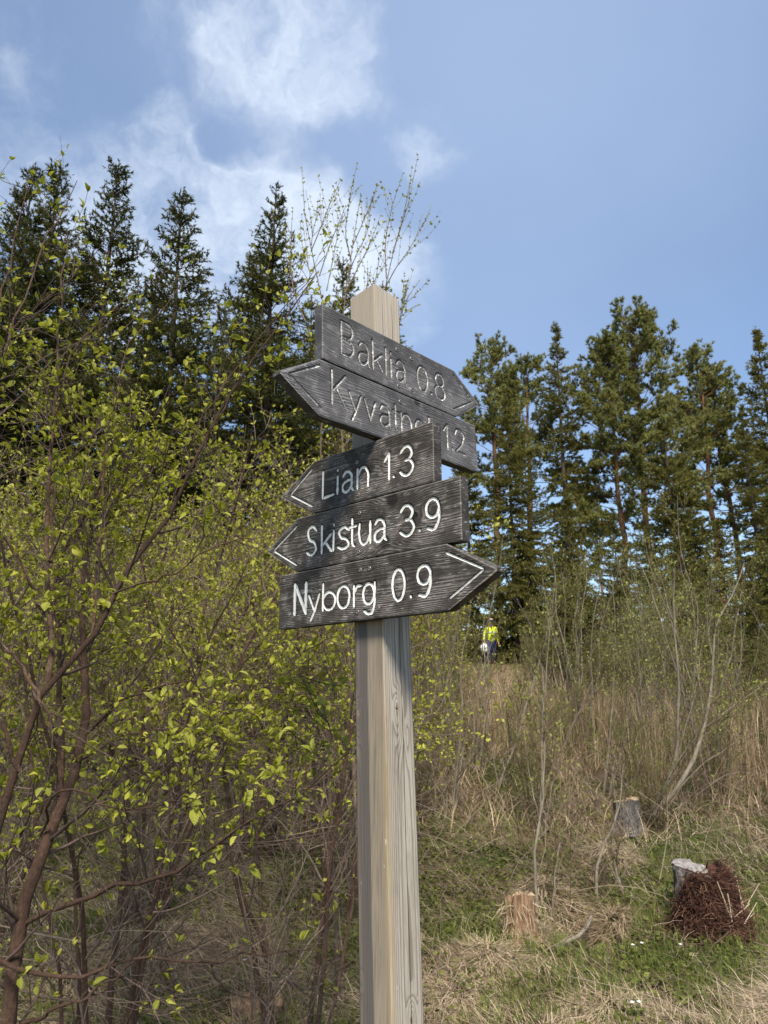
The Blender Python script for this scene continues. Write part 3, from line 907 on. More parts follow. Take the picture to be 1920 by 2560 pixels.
# ------------------------------------------------------------------ leaf templates
LEAF_V = np.array([[0, 0, 0], [-.25, .30, .10], [0, .32, 0], [.25, .30, .10], [-.30, .58, .11], [0, .60, .01], [.30, .58, .11], [-.17, .84, .05], [.17, .84, .05], [0, 1, -.04]])
LEAF_F = np.array([[0, 2, 1], [0, 3, 2], [1, 2, 5], [1, 5, 4], [2, 3, 6], [2, 6, 5], [4, 5, 7], [5, 6, 8], [5, 9, 7], [5, 8, 9]])
LEAF_S_V = np.array([[0, 0, 0], [-.30, .5, .10], [0, .5, 0], [.30, .5, .10], [0, 1, .02]])
LEAF_S_F = np.array([[0, 2, 1], [0, 3, 2], [1, 2, 4], [2, 3, 4]])
BUD_V = np.array([[0, 0, 0], [-.3, .5, .05], [.3, .5, -.05], [0, 1, .05]])
BUD_F = np.array([[0, 2, 1], [1, 2, 3]])


def leaf_mesh(name, curl, fold, wide, mat):
    v = LEAF_V.copy()
    v[:, 0] *= wide
    v[:, 2] = v[:, 2] * fold - curl * v[:, 1] ** 2
    v[:, 0] += 0.05 * np.sin(v[:, 1] * 5)
    mb = MB()
    mb.add(v, LEAF_F, 0.5)
    return mb.mesh(name, mat)


LEAF_MESHES = [leaf_mesh('leaf', *a, M['veined_leaf']) for a in ((0.10, 1.0, 1.0), (0.28, 1.5, 0.85), (-0.12, 2.0, 0.9), (0.40, 0.7, 1.1), (0.05, 2.8, 0.7))]


def view_size(P, size):
    """pixels (photograph) that something of this size spans, 0 when out of frame"""
    rel = P - np.array([0, 0, CAM_H])
    d = rel[:, 1] * math.cos(PITCH) + rel[:, 2] * math.sin(PITCH)
    v = -rel[:, 1] * math.sin(PITCH) + rel[:, 2] * math.cos(PITCH)
    ok = (d > 0.3)
    u_, v_ = FPX * rel[:, 0] / np.maximum(d, .1), FPX * v / np.maximum(d, .1)
    ok &= (np.abs(u_) < 950) & (np.abs(v_) < 1270)
    return np.where(ok, FPX * size / np.maximum(d, .1), 0)


def leafage(rng, P, L, t0, gap, n_at, jitter_t=0.5):
    """leaf sites along twigs P (lengths L), every `gap` metres from fraction t0 on"""
    cnt = np.maximum(1, (L * (1 - t0) / gap).astype(int))
    idx = np.repeat(np.arange(len(P)), cnt)
    k = np.concatenate([np.arange(c) for c in cnt]) if len(cnt) else np.zeros(0)
    tt = t0 + (1 - t0) * (k + 1 + rng.uniform(-jitter_t, 0.0, len(k))) / np.repeat(cnt, cnt)
    idx, tt = np.repeat(idx, n_at), np.repeat(tt, n_at)
    pos, T = on_path(P, idx, np.clip(tt, 0, 1))
    return pos, T


def shrub(seed, name, label, cat, base, guides, group=None, leaf=0.034, lvl=(9, 9, 4), lens=((0.5, 1.1), (0.18, 0.5), (0.05, 0.14)),
          n_leaf=2, gap=0.05, leaf_mat='shrub_leaf', bark='shrub_bark', leaf_objs=0, leaf_low=0.8, leaf_high=1.6, low_keep=0.15, trop=0.02,
          small_leaf=False, cheap=False, jitter=.5, twig_r=0.0016, stem_t0=0.12, ang=(30, 65), keep=None, leaf_keep=1.0, twig_mat=None, wig=0.10):
    """a multi-stemmed shrub: stems -> branches -> twigs -> spurs, leaves on the outer wood. guides: list of (points, r0, r1)"""
    rng = np.random.default_rng(seed)
    root = empty(name, base, label, cat, group)
    base = np.asarray(base, float)
    stems = np.stack([resample(g[0], 16) for g in guides])
    stems[:, 1:-1] += rng.normal(0, 0.006, stems[:, 1:-1].shape)
    Ls = np.linalg.norm(np.diff(stems, axis=1), axis=2).sum(1)
    R = np.stack([np.linspace(g[1], g[2], 16) for g in guides])
    mb = MB()
    tubes(mb, stems, R, 8, rng.uniform(0.35, 0.65, len(guides)))
    mb.build('stem', M[bark], root, base)
    tw = MB()
    # branches
    cnt = np.maximum(2, np.round(lvl[0] * Ls / Ls.mean() * rng.uniform(.75, 1.25, len(Ls)))).astype(int)
    idx = np.repeat(np.arange(len(stems)), cnt)
    tt = rng.uniform(stem_t0, 0.97, len(idx))
    S, T = on_path(stems, idx, tt)
    L1 = rng.uniform(*lens[0], len(idx)) * (1.1 - 0.6 * tt)
    r1 = np.minimum(0.0065, np.array([np.interp(a, np.linspace(0, 1, 16), R[i]) for a, i in zip(tt, idx)]) * 0.55)
    P1 = grow(rng, S, sprout(rng, T, *ang), L1, 9, wig, (0, 0, trop))
    tubes(tw, P1, np.linspace(1, 0.3, 9)[None] * r1[:, None], 5, rng.uniform(.3, .7, len(P1)))
    # twigs from branches and the stem ends
    i2 = np.concatenate([np.repeat(np.arange(len(P1)), lvl[1])])
    t2 = rng.uniform(0.15, 1.0, len(i2))
    S, T = on_path(P1, i2, t2)
    i2b = np.repeat(np.arange(len(stems)), lvl[1])
    Sb, Tb = on_path(stems, i2b, rng.uniform(0.55, 1.0, len(i2b)))
    S, T = np.concatenate([S, Sb]), np.concatenate([T, Tb])
    L2 = rng.uniform(*lens[1], len(S)) * np.concatenate([1.15 - 0.7 * t2, np.ones(len(i2b))])
    P2 = grow(rng, S, sprout(rng, T, 25, 62), L2, 5, wig * 1.1, (0, 0, trop * 1.5))
    if keep is not None:
        k = keep(P2[:, -1])
        P2, L2 = P2[k], L2[k]
    tubes(tw, P2, np.linspace(1.0, 0.5, 5)[None] * np.full((len(P2), 1), twig_r) * rng.uniform(.8, 1.3, (len(P2), 1)), 3, rng.uniform(.2, .8, len(P2)))
    i3 = np.repeat(np.arange(len(P2)), lvl[2])
    if len(i3):
        S, T = on_path(P2, i3, rng.uniform(0.2, 1.0, len(i3)))
        L3 = rng.uniform(*lens[2], len(S))
        P3 = grow(rng, S, sprout(rng, T, 30, 70), L3, 3, wig, (0, 0, trop * 2))
        tubes(tw, P3, np.linspace(1.0, 0.6, 3)[None] * np.full((len(P3), 1), twig_r * 0.7), 3, rng.uniform(.2, .8, len(P3)))
    tw.build('twigs', M[twig_mat or bark], root, base)
    # leaves
    pos, T = leafage(rng, P2, L2, 0.25, gap, n_leaf)
    cl = np.repeat(rng.random(len(pos) // n_leaf), n_leaf)
    e = on_path(P1, np.repeat(np.arange(len(P1)), 3), rng.uniform(.6, 1.0, len(P1) * 3))
    pos, T = np.concatenate([pos, e[0]]), np.concatenate([T, e[1]])
    cl = np.concatenate([cl, rng.random(len(e[0]))])
    if len(i3):
        p3, T3 = leafage(rng, P3, L3, 0.5, 0.05, n_leaf)
        cl = np.concatenate([cl, np.repeat(rng.random(len(p3) // n_leaf), n_leaf)])
        pos, T = np.concatenate([pos, p3]), np.concatenate([T, T3])
    hz = pos[:, 2] - ground_z(pos[:, 0], pos[:, 1])
    pr = (low_keep + (1 - low_keep) * sstep(hz, leaf_low, leaf_high)) * leaf_keep * (0.70 + 0.8 * fbm2(pos[:, 0] * 3 + pos[:, 1], pos[:, 2] * 3, 1, 2))
    k = cl < pr
    k &= ~((pos[:, 1] < 2.25) & (pos[:, 0] > -0.50) & (pos[:, 2] > 1.70))
    k &= ~((pos[:, 1] < 1.9) & (pos[:, 0] > -0.16) & (pos[:, 0] < 0.2))       # nothing hangs before the post
    pos, T = pos[k], T[k]
    D = unit(sprout(rng, T, 20, 75) + np.array([0, 0, 0.35]))
    X, Y, Z = axes(rng, D, np.array([0, -0.25, 1.0]), 0.45)
    sz = leaf * rng.uniform(0.35, 1.25, len(pos)) * (0.75 + 0.5 * rng.random(len(pos)) ** 2)
    tone = rng.uniform(0.05, 1.0, len(pos))
    pos = pos + Y * 0.003
    rest = np.ones(len(pos), bool)
    if leaf_objs:
        vs_ = view_size(pos, sz)
        pick = np.argsort(-vs_)[:leaf_objs]
        pick = pick[vs_[pick] > 7]
        rest[pick] = False
        for i in pick:
            o = bpy.data.objects.new('leaf', LEAF_MESHES[rng.integers(len(LEAF_MESHES))])
            COL.objects.link(o)
            o.parent = root
            s = sz[i]
            p = pos[i] - base
            o.matrix_basis = Matrix(((X[i, 0] * s, Y[i, 0] * s, Z[i, 0] * s, p[0]), (X[i, 1] * s, Y[i, 1] * s, Z[i, 1] * s, p[1]), (X[i, 2] * s, Y[i, 2] * s, Z[i, 2] * s, p[2]), (0, 0, 0, 1)))
    lf = MB()
    if small_leaf or cheap:
        stamp(lf, LEAF_S_V, LEAF_S_F, pos[rest], X[rest], Y[rest], Z[rest], sz[rest], tone[rest])
    else:
        for q, (cu, fo, wd) in enumerate(((0.10, 1.0, 1.0), (0.32, 1.6, 0.85), (-0.15, 2.2, 0.85))):
            v = LEAF_V.copy()
            v[:, 0] *= wd
            v[:, 2] = v[:, 2] * fo - cu * v[:, 1] ** 2
            kk = np.where(rest)[0][q::3]
            stamp(lf, v, LEAF_F, pos[kk], X[kk], Y[kk], Z[kk], sz[kk], tone[kk])
    if lf.n:
        tag(lf.build('leaves', M[leaf_mat], root, base), kind='stuff')
    return root


def px_path(pts):
    """photograph points with their distances -> points in the place"""
    return np.array([at(x, y, Y) for x, y, Y in pts])


def cane(x0, y0, h, lean, r, rng, n=6):
    """guide points of one free-standing stem"""
    z0 = float(ground_z(x0, y0)) - 0.05
    s = np.linspace(0, 1, n)
    bend = s ** 1.4
    p = np.stack([x0 + lean[0] * bend * h, y0 + lean[1] * bend * h, z0 + (h + 0.05) * s], -1)
    p[1:-1, :2] += rng.normal(0, 0.03 * h / 2, (n - 2, 2))
    return (p, r, r * 0.16)


def clump(seed, x, y, n, h, spread, r):
    rng = np.random.default_rng(seed)
    g = []
    for k in range(n):
        a = 2 * math.pi * (k + rng.uniform(-.35, .35)) / n
        q = rng.uniform(0.35, 1.0) * spread
        g.append(cane(x + 0.12 * math.cos(a), y + 0.12 * math.sin(a), h * rng.uniform(.65, 1.05), (q * math.cos(a), q * math.sin(a)), r * rng.uniform(.6, 1.1), rng))
    return g


# ------------------------------------------------------------------ the near leafy shrub at the left edge
rs = np.random.default_rng(2)
b0 = np.array([-1.30, 2.30, float(ground_z(-1.3, 2.3)) - 0.05])
G = [
    ([b0, at(16, 2541, 2.28), at(54, 2303, 2.30), at(85, 2160, 2.32), at(130, 2064, 2.36), at(184, 1912, 2.42), at(212, 1825, 2.48), at(211, 1717, 2.55), at(214, 1592, 2.60), at(200, 1511, 2.66), at(233, 1332, 2.72), at(260, 1150, 2.8)], 0.0296, 0.004),
    ([b0 + (-.10, .02, 0), at(-60, 2300, 2.25), at(0, 2048, 2.25), at(49, 1928, 2.26), at(81, 1836, 2.28), at(119, 1712, 2.30), at(228, 1598, 2.33), at(282, 1484, 2.36), at(304, 1430, 2.38), at(353, 1365, 2.42), at(412, 1310, 2.45), at(450, 1230, 2.48), at(506, 1100, 2.5), at(640, 900, 2.55), at(791, 683, 2.62)], 0.0192, 0.0020),
    ([at(119, 1712, 2.31), at(130, 1660, 2.32), at(125, 1538, 2.38), at(120, 1430, 2.42), at(117, 1267, 2.46), at(133, 1050, 2.52), at(140, 930, 2.56), at(150, 765, 2.62), at(168, 577, 2.7)], 0.0104, 0.0018),
    ([at(150, 1990, 2.40), at(147, 1720, 2.52), at(143, 1540, 2.6), at(131, 1470, 2.64), at(215, 1290, 2.72), at(330, 1120, 2.85)], 0.0111, 0.003),
    ([at(60, 2310, 2.30), at(163, 2265, 2.28), at(260, 2227, 2.24), at(369, 2205, 2.18), at(450, 2178, 2.14), at(499, 2134, 2.10), at(597, 2080, 2.06), at(678, 2026, 2.02), at(760, 1977, 1.98), at(872, 1880, 1.94)], 0.0081, 0.0016),
    ([at(-10, 2395, 2.2), at(65, 2430, 2.2), at(136, 2435, 2.2), at(255, 2433, 2.22), at(347, 2392, 2.25), at(488, 2406, 2.30), at(651, 2384, 2.35), at(814, 2373, 2.4)], 0.0067, 0.0016),
    ([at(54, 2560, 2.3), at(152, 2520, 2.25), at(271, 2460, 2.2), at(330, 2400, 2.2)], 0.0059, 0.002),
    ([at(100, 2090, 2.34), at(157, 1966, 2.2), at(233, 1993, 2.15), at(293, 2026, 2.12), at(380, 2010, 2.1), at(488, 1972, 2.06), at(543, 1917, 2.04), at(575, 1850, 2.02)], 0.0044, 0.0014),
    ([at(-60, 1500, 2.1), at(-20, 1100, 2.15), at(0, 770, 2.2), at(24, 663, 2.25), at(63, 490, 2.3), at(72, 445, 2.32)], 0.0067, 0.0014),
    ([at(-70, 1300, 2.1), at(-30, 1000, 2.15), at(29, 832, 2.2), at(92, 640, 2.25), at(159, 509, 2.28), at(193, 451, 2.3)], 0.0059, 0.0013),
    ([at(-80, 930, 2.2), at(0, 856, 2.25), at(87, 770, 2.3), at(193, 678, 2.36), at(256, 610, 2.4)], 0.0044, 0.0013),
    ([at(125, 1430, 2.42), at(150, 1000, 2.6), at(203, 847, 2.7), at(309, 750, 2.8), at(424, 673, 2.85)], 0.0059, 0.0014),
    ([at(228, 1598, 2.33), at(290, 1000, 2.6), at(338, 837, 2.7), at(415, 760, 2.75), at(468, 683, 2.8)], 0.0059, 0.0014),
    ([at(412, 1310, 2.45), at(500, 1060, 2.6), at(627, 870, 2.7), at(771, 702, 2.8), at(812, 640, 2.85)], 0.0044, 0.0014),
    ([at(0, 1610, 2.25), at(70, 1690, 2.24), at(120, 1800, 2.24), at(150, 1900, 2.3)], 0.0052, 0.006),
    ([at(5, 1340, 2.2), at(60, 1420, 2.25), at(115, 1560, 2.32)], 0.0037, 0.006),
    ([at(282, 1484, 2.36), at(420, 1440, 2.3), at(560, 1360, 2.28), at(700, 1330, 2.3)], 0.0044, 0.0014),
    ([at(212, 1825, 2.48), at(330, 1740, 2.4), at(480, 1700, 2.35), at(640, 1720, 2.3), at(760, 1690, 2.3)], 0.0044, 0.0014),
    ([at(184, 1912, 2.42), at(300, 1840, 2.4), at(440, 1820, 2.4), at(600, 1850, 2.38), at(720, 1800, 2.4)], 0.0037, 0.0014),
    ([at(49, 1928, 2.26), at(-20, 1760, 2.2), at(-90, 1500, 2.1)], 0.0074, 0.004),
]
def photo_y(P):
    rel = P - np.array([0, 0, CAM_H])
    return 1280 - FPX * (-rel[:, 1] * math.sin(PITCH) + rel[:, 2] * math.cos(PITCH)) / np.maximum(rel[:, 1] * math.cos(PITCH) + rel[:, 2] * math.sin(PITCH), .1)


def crown_line(lo, hi, seed):
    """thins the highest twigs: the thicket's leafy top lies well below its longest shoots"""
    r_ = np.random.default_rng(seed)
    return lambda P: (~((P[:, 0] > -0.10) & (P[:, 1] < 2.4))) & (~((P[:, 0] > -0.5) & (P[:, 1] < 2.25) & (P[:, 2] > 1.68))) & (r_.random(len(P)) < 0.10 + 0.90 * sstep(photo_y(P), lo, hi))


clear = crown_line(640, 1080, 1)
shrub(3, 'leafy_shrub', 'red-brown forked shrub with fresh lime leaves at the left edge', 'shrub', b0, [(np.array(g, float), a, b) for g, a, b in G],
      leaf=0.029, lvl=(11, 7, 1), lens=((0.28, 0.75), (0.10, 0.34), (0.03, 0.09)), n_leaf=4, gap=0.068, leaf_objs=300, leaf_low=0.95, leaf_high=1.65, low_keep=0.14, stem_t0=0.2, keep=clear, twig_mat='dark_twig', jitter=.25)

# leafy shrubs standing behind it
SH = [
    (4, -1.15, 3.35, 7, 2.9, 0.42, 0.015, 'lime-leaved shrub standing close behind the forked red-brown one', 300),
    (5, -0.42, 3.75, 6, 2.9, 0.35, 0.013, 'lime-leaved shrub with reddish stems just left of the post foot', 300),
    (6, -2.15, 4.0, 7, 3.15, 0.38, 0.016, 'tall lime-leaved shrub at the left edge behind the forked one', 300),
]
for sd, x, y, n, h, spd, r, lab, lo in SH:
    shrub(sd, 'leafy_shrub', lab, 'shrub', (x, y, float(ground_z(x, y))), clump(sd, x, y, n, h, spd, r), group='lime-leaved shrubs left of the signpost', leaf=0.026,
          lvl=(12, 10, 2), lens=((0.4, 1.0), (0.15, 0.45), (0.03, 0.10)), n_leaf=4, gap=0.074, jitter=.25, cheap=True, leaf_objs=lo, leaf_low=0.9, leaf_high=1.6, low_keep=0.12, twig_mat='twig_bark', keep=crown_line(620, 900, sd))
protos = []
for sd, x, y, n, h, spd, r, lab in (
        (14, -1.6, 5.3, 8, 3.4, 0.36, 0.018, 'olive-leaved bush in the second row, behind the lime shrubs'),
        (15, -0.35, 5.4, 8, 3.5, 0.34, 0.017, 'olive-leaved bush in the second row, straight behind the post'),
        (16, -2.9, 6.2, 8, 3.7, 0.34, 0.019, 'olive-leaved bush in the third row at the far left')):
    protos.append(shrub(sd, 'bush', lab, 'bush', (x, y, float(ground_z(x, y))), clump(sd, x, y, n, h, spd, r), group='olive bushes behind the lime shrubs', leaf=0.030, small_leaf=True,
                        lvl=(13, 9, 1), lens=((0.4, 1.1), (0.18, 0.5), (0.05, 0.14)), n_leaf=3, gap=0.06, leaf_mat='bush_leaf', leaf_low=0.7, leaf_high=1.6, low_keep=0.2, twig_r=0.0022, twig_mat='twig_bark'))
ob = []
BUSH = 'olive-leaved bush among others deep in the left thicket'
cr = np.random.default_rng(8)
for k, (x, y) in enumerate([(-1.1, 6.6), (-4.0, 7.2), (-2.2, 7.6), (-0.5, 7.4), (-3.2, 8.8), (-1.4, 9.0), (-4.9, 9.3), (0.05, 9.2), (-2.4, 10.3), (-5.8, 10.6), (-0.9, 10.8), (-4.0, 11.0)]):
    ob.append(copy_tree(protos[k % 3], (x, y, float(ground_z(x, y))), cr.uniform(0, 6.28), cr.uniform(0.85, 1.1), BUSH, 'olive bushes behind the lime shrubs'))

place_names(ob, [(110, 'leftmost skyline spruces'), (306, 'open-topped spruce'), (466, 'bushy dark spruce'), (690, 'narrow-topped spruce'), (920, 'signpost')], 'olive-leaved bush deep in the left thicket, %s in line with the %s')

# ------------------------------------------------------------------ sapling with upright shoots behind the post
zs_ = lambda X, Y: (700 + X / 3.95, 360 + Y / 3.95)
SY = 4.2
sap0 = np.array([-0.10, 4.25, float(ground_z(-.1, 4.25))])
g = lambda pts, dy=0.0: [at(*zs_(*p), SY + dy) for p in pts]
P_, Q_, R_ = sap0 + (0.0, 0, 0), sap0 + (-.14, .05, 0), sap0 + (.16, 0.05, 0)
lowP, lowQ, lowR = at(858, 1180, 4.22), at(800, 1150, 4.25), at(950, 1120, 4.2)
SG = [([P_, lowP] + g([(620, 1650), (680, 1280), (720, 1000), (740, 700), (800, 490)]), .012, .0014),
      (g([(700, 1150), (650, 900), (680, 600), (730, 330), (765, 180)], .03), .003, .0010),
      (g([(720, 1000), (790, 840), (850, 700), (960, 420)], -.03), .003, .0010),
      (g([(680, 1280), (760, 1080), (850, 900), (900, 690)], .05), .003, .0010),
      (g([(650, 1460), (760, 1240), (880, 1000), (995, 700)], -.06), .0035, .0010),
      ([Q_, lowQ] + g([(430, 1550), (370, 1300), (300, 1050), (240, 650), (215, 220)]), .011, .0010),
      (g([(310, 1050), (380, 880), (450, 700), (600, 350)], .04), .003, .0010),
      (g([(305, 1020), (340, 800), (400, 630)], -.05), .0025, .0010),
      (g([(250, 1750), (150, 1500), (110, 900), (130, 620)], .05), .004, .0010),
      (g([(390, 1300), (470, 1060), (550, 850), (650, 610)], -.02), .003, .0010),
      (g([(460, 1450), (510, 1200), (560, 950), (620, 700)], .03), .003, .0010),
      (g([(300, 1280), (220, 1000), (200, 760)], .03), .0025, .0010),
      ([R_, lowR] + g([(1030, 1420), (1110, 1100), (1180, 870), (1250, 650), (1365, 95)]), .010, .0010),
      (g([(1050, 1330), (1040, 1000), (1100, 650), (1215, 290)], .03), .003, .0010),
      (g([(1110, 1080), (1200, 780), (1280, 390)], -.03), .003, .0010),
      (g([(1050, 1400), (1160, 1200), (1250, 1080), (1380, 850), (1470, 690)], .05), .003, .0010),
      (g([(1080, 2000), (1190, 1700), (1270, 1500), (1380, 1350)], -.04), .003, .0010),
      (g([(1100, 2000), (1200, 1700), (1300, 1620), (1380, 1580)], .04), .003, .0010),
      (g([(900, 1700), (930, 1400), (960, 1250), (980, 1080)], .2), .003, .0010),
      (g([(760, 1600), (860, 1400), (900, 1200)], .2), .003, .0010),
      (g([(1180, 1780), (1220, 1500), (1230, 1430)], .0), .003, .0010)]
rng = np.random.default_rng(31)
root = empty('sapling', sap0, 'slender sapling whose budding upright shoots rise behind the post top', 'sapling')
stems = np.stack([resample(p, 14) for p, _, _ in SG])
mb = MB()
tubes(mb, stems, np.stack([np.linspace(a, b, 14) for _, a, b in SG]) * 1.25, 6, rng.uniform(.3, .6, len(SG)))
mb.build('stem', M['twig_bark'], root, sap0)
Ls = np.linalg.norm(np.diff(stems, axis=1), axis=2).sum(1)
idx = np.repeat(np.arange(len(stems)), 7)
S, T = on_path(stems, idx, rng.uniform(0.1, 0.75, len(idx)))
kz = S[:, 2] > 1.9
S, T = S[kz], T[kz]
L1 = rng.uniform(.08, .35, len(S))
P1 = grow(rng, S, sprout(rng, T, 15, 38), L1, 6, .05, (0, 0, .10))
tw = MB()
tubes(tw, P1, np.linspace(1, .6, 6)[None] * np.full((len(P1), 1), .0014), 3, rng.uniform(.3, .7, len(P1)))
tw.build('twigs', M['twig_bark'], root, sap0)
p1, T1 = leafage(rng, stems, Ls, 0.25, 0.047, 2)
p2, T2 = leafage(rng, P1, L1, 0.2, 0.045, 2)
pos, T = np.concatenate([p1, p2]), np.concatenate([T1, T2])
kz = pos[:, 2] > 1.6
pos, T = pos[kz], T[kz]
X, Y, Z = axes(rng, sprout(rng, T, 25, 70), np.array([0, 0, 1.0]), 0.5)
sz = 0.030 * rng.uniform(.45, 1.1, len(pos)) * (1.1 - 0.35 * sstep(pos[:, 2], 3.2, 4.6))
vs_ = view_size(pos, sz)
pick = np.argsort(-vs_)[:300]
pick = pick[vs_[pick] > 7]
for i in pick:
    o = bpy.data.objects.new('leaf', LEAF_MESHES[rng.integers(len(LEAF_MESHES))])
    COL.objects.link(o)
    o.parent = root
    s, p = sz[i], pos[i] - sap0
    o.matrix_basis = Matrix(((X[i, 0] * s, Y[i, 0] * s, Z[i, 0] * s, p[0]), (X[i, 1] * s, Y[i, 1] * s, Z[i, 1] * s, p[1]), (X[i, 2] * s, Y[i, 2] * s, Z[i, 2] * s, p[2]), (0, 0, 0, 1)))
rest = np.ones(len(pos), bool)
rest[pick] = False
lf = MB()
stamp(lf, LEAF_V, LEAF_F, pos[rest], X[rest], Y[rest], Z[rest], sz[rest], rng.uniform(0, .8, rest.sum()))
if lf.n:
    tag(lf.build('leaves', M['shrub_leaf'], root, sap0), kind='stuff')


# ------------------------------------------------------------------ conifers
NEEDLE_V = np.array([[-.5, 0, 0], [.5, 0, 0], [0, 1, 0]])
NEEDLE_F = np.array([[0, 1, 2]])


def spruce_parts(seed, H, maxL, near, needle='spruce_needle', gapz=0.36, thin_low=0.0, bare=0.0, per_m=None, power=0.75):
    """meshes of a spruce standing at the origin: trunk, branches, needle crown. near: 1 resolves needles, 0 coarser sprays"""
    rng = np.random.default_rng(seed)
    tr, br, cr_ = MB(), MB(), MB()
    zt = np.linspace(0, H, 26)
    wob = np.cumsum(rng.normal(0, 0.010 * H / 26 * 2, (26, 2)), 0) * (np.linspace(0, 1, 26)[:, None] ** .5)
    trunk = np.concatenate([wob, zt[:, None]], 1)
    trunk[0, 2] = -0.3
    r0 = 0.009 * H + 0.02
    tubes(tr, trunk, r0 * (1 - zt / H) ** 0.9 + 0.006, 8, 0.5)
    zw = [bare]
    while zw[-1] < H - 0.4:
        zw.append(zw[-1] + gapz * rng.uniform(.75, 1.2) * (1.0 if zw[-1] < H - 2.2 else 1.15))
    zb, Lb, el = [], [], []
    for z in zw:
        r = (H - z) / H
        nb = rng.integers(5, 7)
        for q in range(nb + 3):
            inter = q >= nb
            zz = z + (rng.uniform(0, gapz) if inter else rng.normal(0, .03))
            if zz > H - 0.25 or (inter and zz > H - 1.3 and near):
                continue
            r = (H - zz) / H
            L = maxL * min(1.0, (r * 1.25)) ** power * rng.uniform(.72, 1.12) * (0.55 if inter else 1)
            if thin_low and rng.random() < thin_low * sstep(r, .25, .7):
                continue
            zb.append(zz)
            Lb.append(max(0.30 if not inter else 0.14, L))
            top = sstep(r, 0.22, 0.0)
            el.append(54 * top + (1 - top) * (22 - 52 * sstep(r, .12, .75)) + rng.normal(0, 6))
    zb, Lb, el = np.array(zb), np.array(Lb), np.radians(el)
    az = rng.uniform(0, 2 * np.pi, len(zb))
    S = np.stack([np.interp(zb, zt, trunk[:, 0]), np.interp(zb, zt, trunk[:, 1]), zb], -1)
    D = np.stack([np.cos(az) * np.cos(el), np.sin(az) * np.cos(el), np.sin(el)], -1)
    r = (H - zb) / H
    tip = np.zeros((len(zb), 3))
    tip[:, 2] = np.where(r < .2, .05, .055 * np.minimum(1, Lb))
    P1 = grow(rng, S, D, Lb, 8, 0.05, tip)
    P1[:, 2:5, 2] -= (0.05 * Lb * sstep(r, .2, .7))[:, None]
    tubes(br, P1, np.linspace(1, .25, 8)[None] * (0.006 + 0.010 * Lb / maxL)[:, None], 4, rng.uniform(.3, .6, len(zb)))
    # side twigs lie in a flat, drooping spray
    cnt = np.maximum(4, (Lb / (0.075 if near else 0.16)).astype(int))
    i2 = np.repeat(np.arange(len(zb)), cnt)
    k2 = np.concatenate([np.arange(c) for c in cnt])
    t2 = np.clip(0.12 + 0.86 * (k2 + rng.uniform(0, 1, len(k2))) / np.repeat(cnt, cnt), 0, .98)
    S2, T2 = on_path(P1, i2, t2)
    sd = np.where(k2 % 2 == 0, 1.0, -1.0)[:, None]
    side = unit(np.cross(T2, np.array([0, 0, 1.0]))) * sd
    a = np.radians(rng.uniform(38, 62, len(i2)))[:, None]
    D2 = unit(T2 * np.cos(a) + side * np.sin(a) + rng.normal(0, .12, T2.shape) + np.array([0, 0, -.10]) * sstep(r, .25, .6)[i2][:, None])
    L2 = (0.12 + 0.50 * Lb[i2] * (1.02 - t2)) * rng.uniform(.6, 1.1, len(i2))
    P2 = grow(rng, S2, D2, L2, 3, .06, np.stack([0 * L2, 0 * L2, -0.07 * sstep(r, .25, .7)[i2]], -1))
    tubes(br, P2, np.linspace(1, .5, 3)[None] * np.full((len(P2), 1), .003 if near else .005), 3, rng.uniform(.2, .6, len(P2)))
    # needles
    def clothe(P, L, t0, dens, scale):
        c = rng.poisson(np.maximum(L * (1 - t0) * dens, 0.5))
        i = np.repeat(np.arange(len(P)), c)
        if len(i) == 0:
            return
        tt = t0 + (1 - t0) * rng.random(len(i))
        p, T = on_path(P, i, tt)
        Dn = sprout(rng, T, 25, 68)
        X, Y, Z = axes(rng, Dn, np.array([0, 0, 1.0]), 1.2)
        ln = scale * rng.uniform(.7, 1.25, len(i))
        rr = np.clip(np.hypot(p[:, 0], p[:, 1]) / (maxL * np.clip((H - p[:, 2]) / H, .05, 1) ** .75 + .1), 0, 1)
        tn = np.clip(rng.normal(.42, .17, len(i)) + 0.25 * (fbm2(p[:, 0] * 1.5 + p[:, 2], p[:, 1] * 1.5 - p[:, 2] * .7, 1, 2) - .5) * 2, 0, 1)
        v = NEEDLE_V * (0.42 if near else 0.40, 1, 1)
        stamp(cr_, v, NEEDLE_F, p, X, Y, Z, ln, tn)
    dm = per_m or (66 if near else 40)
    sc = 0.072 if near else 0.15
    clothe(P1, Lb, 0.25, dm * 0.8, sc)
    clothe(P2, L2, 0.0, dm, sc)
    lead = np.stack([trunk[-4:]])
    clothe(np.repeat(lead, 1, 0), np.array([H * 4 / 26]), 0.3, dm * 0.7, sc)
    mats = (M['spruce_bark'], M['spruce_bark'], M[needle])
    return tr.mesh('trunk', mats[0]), br.mesh('branches', mats[1]), cr_.mesh('crown', mats[2])


